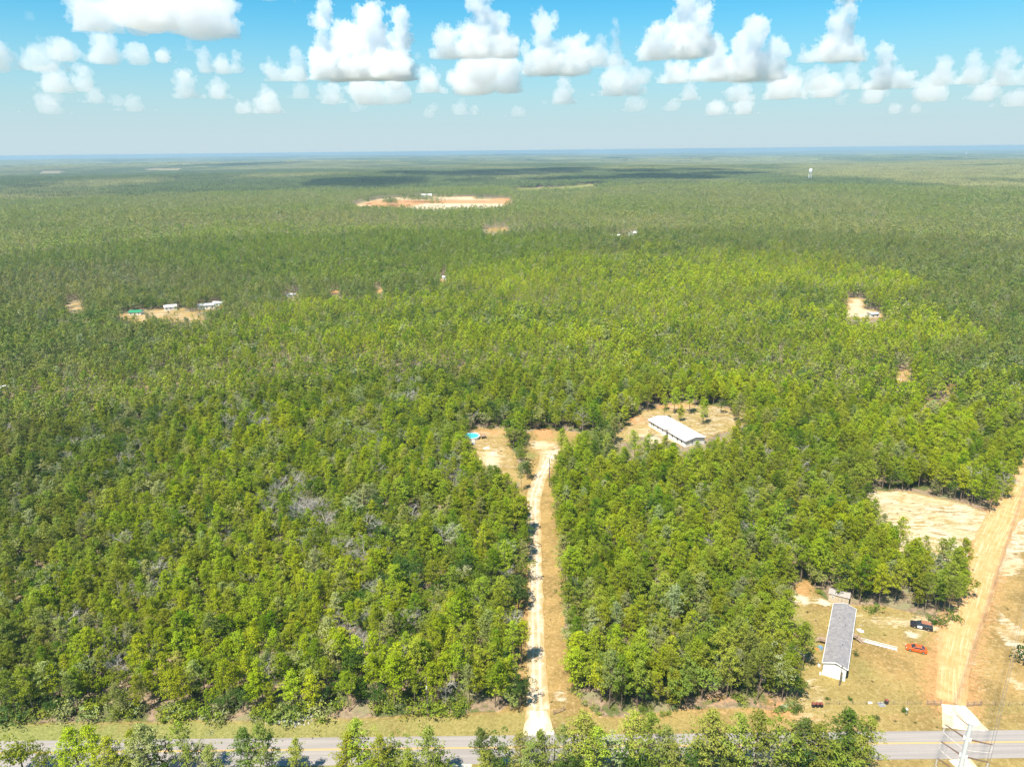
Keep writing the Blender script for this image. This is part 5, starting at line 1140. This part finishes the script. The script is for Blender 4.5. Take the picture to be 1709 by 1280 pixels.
def cloud(label, u, v0, wpx, hpx, D, seed, towers=None, density=.010, depth=.6, k=1.0):
    """u, v0: photo pixel of the middle of the flat base; wpx, hpx: size in photo pixels; D: distance"""
    rg = np.random.default_rng(seed); d = ray(u, v0); c0 = CAMP+d*(D/np.hypot(d[0], d[1])); pxm = D/FOCAL*1.0
    Wd, Hh = wpx*pxm, hpx*pxm; az = math.atan2(d[0], d[1])
    towers = towers or [(rg.uniform(-.3, .3), rg.uniform(.8, 1.0), .45)]+[(rg.uniform(-.45, .45), rg.uniform(.35, .8), .3) for _ in range(3)]
    S = []
    for tx, th, tr_ in towers:
        R0 = tr_*Wd*.5; top = th*Hh; n = max(2, int(top/(R0*.7))+1)
        for i in range(n):
            f = (i+.5)/n; rr = R0*(1.0-.35*f)*rg.uniform(.85, 1.1); rr = min(rr, top*.55)
            S.append((np.array([tx*Wd+rg.normal()*R0*.15, rg.normal()*depth*R0*.8, max(rr*.45, f*top-rr*.3 if i < n-1 else top-rr)]), rr))
    for _ in range(9): x_ = rg.uniform(-.46, .46); rr = Hh*rg.uniform(.12, .22)*(1-abs(x_)); S.append((np.array([x_*Wd, rg.normal()*depth*Wd*.12, rr*.4]), rr))
    lv = list(S); allS = list(S)
    for gen, (num, fr) in enumerate(((9, .42), (6, .42))):
        nx_ = []
        for c, r in lv:
            for _ in range(num):
                q = rg.normal(size=3); q /= np.linalg.norm(q); q[2] = q[2]*.6+.3; q /= np.linalg.norm(q)
                if q[1] > .5: continue
                nx_.append((c+q*r*rg.uniform(.8, 1.0), r*fr*rg.uniform(.6, 1.15)))
        allS += nx_; lv = nx_
    iv, if_ = ico(); V = []; F_ = []; o = 0
    for c, r in allS:
        if c[2]+r < 0: continue
        V.append(iv*r+c); F_.append(if_+o); o += len(iv)
    V = np.concatenate(V); F_ = np.concatenate(F_); me = npmesh('cloud', V, F_, [])
    ob = bpy.data.objects.new('cloud_tmp', me); C.objects.link(ob); md = ob.modifiers.new('r', 'REMESH'); md.mode = 'VOXEL'; md.voxel_size = max(Wd/150, Hh/110)*k
    dg = bpy.context.evaluated_depsgraph_get(); ev = ob.evaluated_get(dg); m2 = bpy.data.meshes.new_from_object(ev); bpy.data.objects.remove(ob)
    nv = len(m2.vertices); co = np.empty(nv*3, np.float32); m2.vertices.foreach_get('co', co); co = co.reshape(-1, 3); no = np.empty(nv*3, np.float32); m2.vertices.foreach_get('normal', no); no = no.reshape(-1, 3)
    s = Hh*.16; off = rg.uniform(0, 50, 3); nn = (n3(co/s+off)-.5)+.55*(n3(co/s*2.3+off)-.5)+.4*(np.abs(n3(co/s*5+off)-.5)*2-.5)+.22*(np.abs(n3(co/s*10+off)-.5)*2-.5)
    co = co+no*(nn*s*.85)[:, None]
    z0 = (n3(co/(Wd*.12)+off)-.4)*Hh*.05; low = co[:, 2] < z0; co[:, 2] = np.where(low, z0+(co[:, 2]-z0)*.12, co[:, 2])
    m2.vertices.foreach_set('co', co.astype(np.float32).ravel()); m2.update()
    ob = bpy.data.objects.new('cloud_tmp', m2); C.objects.link(ob); md = ob.modifiers.new('r', 'REMESH'); md.mode = 'VOXEL'; md.voxel_size = max(Wd/150, Hh/110)*k*.9
    m3 = bpy.data.meshes.new_from_object(ob.evaluated_get(bpy.context.evaluated_depsgraph_get())); bpy.data.objects.remove(ob); m2 = m3
    nv = len(m2.vertices); co = np.empty(nv*3, np.float32); m2.vertices.foreach_get('co', co); co = co.reshape(-1, 3); no = np.empty(nv*3, np.float32); m2.vertices.foreach_get('normal', no); no = no.reshape(-1, 3)
    nn = (np.abs(n3(co/s*4+off)-.5)*2-.4)+.6*(np.abs(n3(co/s*9+off)-.5)*2-.4)+.4*(n3(co/s*18+off)-.5)
    co = co+no*(nn*s*.22*np.clip(co[:, 2:3][:, 0]/(Hh*.12), .1, 1))[:, None]; m2.vertices.foreach_set('co', co.astype(np.float32).ravel()); m2.update()
    m2.materials.clear(); m2.materials.append(cloudmat('cloud_vapour', density))
    o = bpy.data.objects.new('cloud', m2); C.objects.link(o); o.location = c0; o.rotation_euler = (0, 0, -az); o['kind'] = 'stuff'; o['label'] = label
    return o

_mats = {}
def base_dist(v): return 1150/math.tan(max(R(2.2), (251.5-v)/FOCAL*.985))
CL = [  # u, base v, width, height (photo pixels), density, towers
 (255, 56, 228, 88, .009, [(-.3, .55, .3), (-.05, .95, .42), (.25, 1.0, .4), (.42, .5, .18)], 'big white cloud cut by the top edge of the picture, upper left'),
 (175, 106, 158, 44, .006, [(-.3, .7, .25), (0, 1, .25), (.28, .7, .3)], 'long low cloud below the big upper left cloud'),
 (275, 105, 36, 19, .008, [(0, 1, .8)], 'small round puff right of the long low cloud'),
 (20, 118, 150, 62, .004, [(-.15, 1, .4), (.2, .6, .35)], 'soft grey white cloud at the left edge'),
 (108, 153, 100, 42, .004, [(-.1, .8, .4), (.25, .95, .3)], 'creamy cloud under the left edge cloud'),
 (367, 122, 70, 34, .006, [(-.3, 1, .32), (.1, .75, .4), (.34, .95, .25)], 'small cloud between the big upper left cloud and the mushroom shaped one'),
 (480, 136, 76, 48, .005, [(-.25, .6, .4), (.2, 1, .42)], 'two bump cloud just left of the wide towering cloud'),
 (602, 134, 176, 116, .010, [(-.28, .95, .2), (-.1, .7, .42), (.12, .98, .34), (.36, .85, .25), (-.3, .4, .35), (.15, .45, .5), (0, .3, .6)], 'wide towering white cloud left of centre with a dark flat base'),
 (793, 98, 140, 96, .011, [(.05, 1, .38), (-.3, .5, .3), (.3, .7, .34), (0, .5, .5)], 'tall white cloud tower at the centre of the picture'),
 (782, 156, 168, 62, .006, [(-.35, .65, .25), (.1, 1, .5), (.38, .9, .3)], 'broad shaded cloud under the central cloud tower'),
 (605, 174, 150, 52, .0035, [(-.3, .6, .3), (.05, .9, .4), (.35, 1, .3)], 'faint shaded cloud under the wide towering cloud'),
 (333, 165, 90, 42, .004, [(-.2, 1, .35), (.3, .7, .35)], 'creamy double cloud in the lower left sky'),
 (441, 190, 92, 38, .003, [(-.3, .5, .3), (.1, 1, .4)], 'faint pinkish cloud low on the left'),
 (928, 126, 118, 92, .009, [(-.15, 1, .42), (.2, .6, .45), (-.35, .45, .25)], 'rounded white cloud right of the central tower'),
 (1012, 110, 62, 66, .005, [(.2, 1, .3), (-.2, .7, .5)], 'wispy cloud joining two white clouds right of centre'),
 (1030, 160, 90, 62, .005, [(0, 1, .5), (.25, .6, .4)], 'soft cloud below the wispy joining cloud'),
 (936, 174, 54, 44, .0035, [(0, 1, .6)], 'small faint cloud under the rounded white cloud'),
 (1128, 99, 132, 118, .011, [(.05, 1, .36), (-.25, .45, .4), (.25, .8, .36), (.1, .5, .5)], 'tall bright cloud reaching the top edge right of centre'),
 (1202, 137, 194, 86, .008, [(.2, 1, .34), (-.05, .7, .3), (-.32, .45, .3), (.38, .7, .2)], 'wide heaped cloud below the tall bright cloud'),
 (1390, 104, 92, 116, .010, [(.12, 1, .48), (-.12, .35, .5), (.1, .6, .5)], 'tall narrow cloud reaching the top edge on the right'),
 (1300, 167, 205, 46, .0045, [(-.3, .6, .25), (.0, 1, .3), (.3, .8, .3)], 'long creamy cloud bank in the right sky'),
 (1385, 150, 100, 42, .004, [(-.2, .8, .4), (.25, .9, .3)], 'soft cloud under the tall narrow right cloud'),
 (1474, 149, 84, 58, .008, [(-.05, 1, .42), (.25, .5, .35)], 'rounded cloud right of the tall narrow cloud'),
 (1596, 142, 90, 42, .006, [(-.2, .9, .35), (.2, 1, .35)], 'small cloud pair near the right edge'),
 (1672, 144, 82, 46, .006, [(0, 1, .4), (.35, .9, .3)], 'white cloud touching the right edge'),
 (1560, 170, 210, 34, .004, [(-.35, .8, .2), (-.05, 1, .25), (.3, .8, .3)], 'long low cloud bank near the right edge'),
 (1215, 192, 100, 26, .0035, [(-.2, .9, .3), (.2, 1, .3)], 'thin low cloud under the heaped clouds'),
 (1150, 168, 50, 28, .005, [(0, 1, .5)], 'small puff left of the long creamy bank'),
 (1690, 178, 90, 24, .003, [(0, 1, .5)], 'faint low cloud strip at the right edge'),
 (1490, 190, 90, 16, .0025, [(0, 1, .4), (.3, .8, .3)], 'flat faint cloud streak low on the right'),
 (1085, 186, 120, 24, .0022, [(-.2, 1, .3), (.25, .8, .3)], 'faint cloud streak low right of centre'),
 (862, 195, 60, 16, .002, [(0, 1, .5)], 'tiny faint cloud low at the centre'), (780, 192, 60, 22, .0022, [(-.2, 1, .4), (.2, .7, .3)], 'faint cloud low left of the centre line'),
 (715, 197, 44, 14, .0022, [(0, 1, .5)], 'tiny faint cloud below the broad shaded cloud'), (225, 186, 60, 24, .0025, [(0, 1, .4)], 'faint pinkish puff low on the left'), (160, 172, 50, 22, .0025, [(0, 1, .5)], 'faint low puff under the creamy left cloud'),
 (80, 190, 90, 24, .0018, [(0, 1, .4)], 'very faint cloud low at the far left'), (500, 165, 60, 24, .002, [(0, 1, .5)], 'faint smudge of cloud right of the creamy double cloud'), (700, 98, 46, 10, .003, [(0, 1, .4)], 'thin flat wisp beside the central tower'),
 (1240, 178, 420, 20, .0016, [(-.35, .8, .15), (0, 1, .2), (.3, .8, .15)], 'thin hazy cloud bank low across the right sky'), (600, 186, 380, 18, .0013, [(-.35, .8, .15), (0, 1, .2), (.3, .8, .15)], 'thin hazy cloud bank low across the middle sky'), (90, 176, 260, 22, .0014, [(-.35, .8, .15), (0, 1, .2), (.3, .8, .15)], 'thin hazy cloud bank low across the left sky'),
 (1100, 140, 120, 26, .003, [(-.2, 1, .3), (.25, .8, .3)], 'soft cloud between the tall bright cloud and the heaped cloud'), (960, 110, 150, 30, .003, [(-.3, .8, .3), (.2, 1, .3)], 'thin cloud bridge right of centre'),
 (317, 86, 20, 18, .003, [(0, 1, .6)], 'tiny puff right of the big upper left cloud'), (50, 34, 30, 12, .0015, [(0, 1, .5)], 'very thin wisp in the upper left corner'), (450, 3, 110, 22, .004, [(0, 1, .3)], 'cloud fringe at the top edge left of centre'),
 (1655, 128, 26, 20, .002, [(0, 1, .6)], 'tiny wisp above the right edge cloud'), (1430, 110, 20, 22, .002, [(0, 1, .6)], 'tiny wisp right of the tall narrow cloud'), (640, 150, 60, 34, .004, [(.2, 1, .5)], 'small cream cloud tucked under the wide towering cloud')]
for i_, (u_, v_, w_, h_, dn_, tw_, lb_) in enumerate(CL):
    cloud(lb_, u_, v_, w_, h_, base_dist(v_), 200+i_, tw_, dn_*.62, k=1.0 if w_ > 110 else 1.4)
def overhead(label, x, y, Wd, Hh, dep, seed):               # clouds above the frame, whose shadows lie on the far forest
    D = math.hypot(x, y); o = cloud(label, 854, 100, 100, 40, 3000, seed, [(-.3, .8, .4), (0, 1, .45), (.3, .8, .4)], .008, 1.5, 2.0)
    o.location = (x, y, 1250); o.rotation_euler = (0, 0, 0); o.scale = (Wd/260, dep/200, Hh/100)
q_ = 1250/math.tan(SUN_EL); sx_, sy_ = math.sin(SUN_AZ)*q_, math.cos(SUN_AZ)*q_
g_ = G(800, 292); overhead('cloud overhead whose shadow darkens the forest beyond the quarry', g_[0]+sx_, g_[1]+sy_, 1300, 300, 1500, 301); g_ = G(1060, 291); overhead('second cloud overhead shading the forest beyond the quarry', g_[0]+sx_, g_[1]+sy_, 1100, 300, 900, 302)
g_ = G(15, 318); overhead('small cloud overhead shading the far left forest', g_[0]+sx_, g_[1]+sy_, 260, 120, 260, 303)
sc.cycles.volume_bounces = 12; sc.cycles.max_bounces = 14
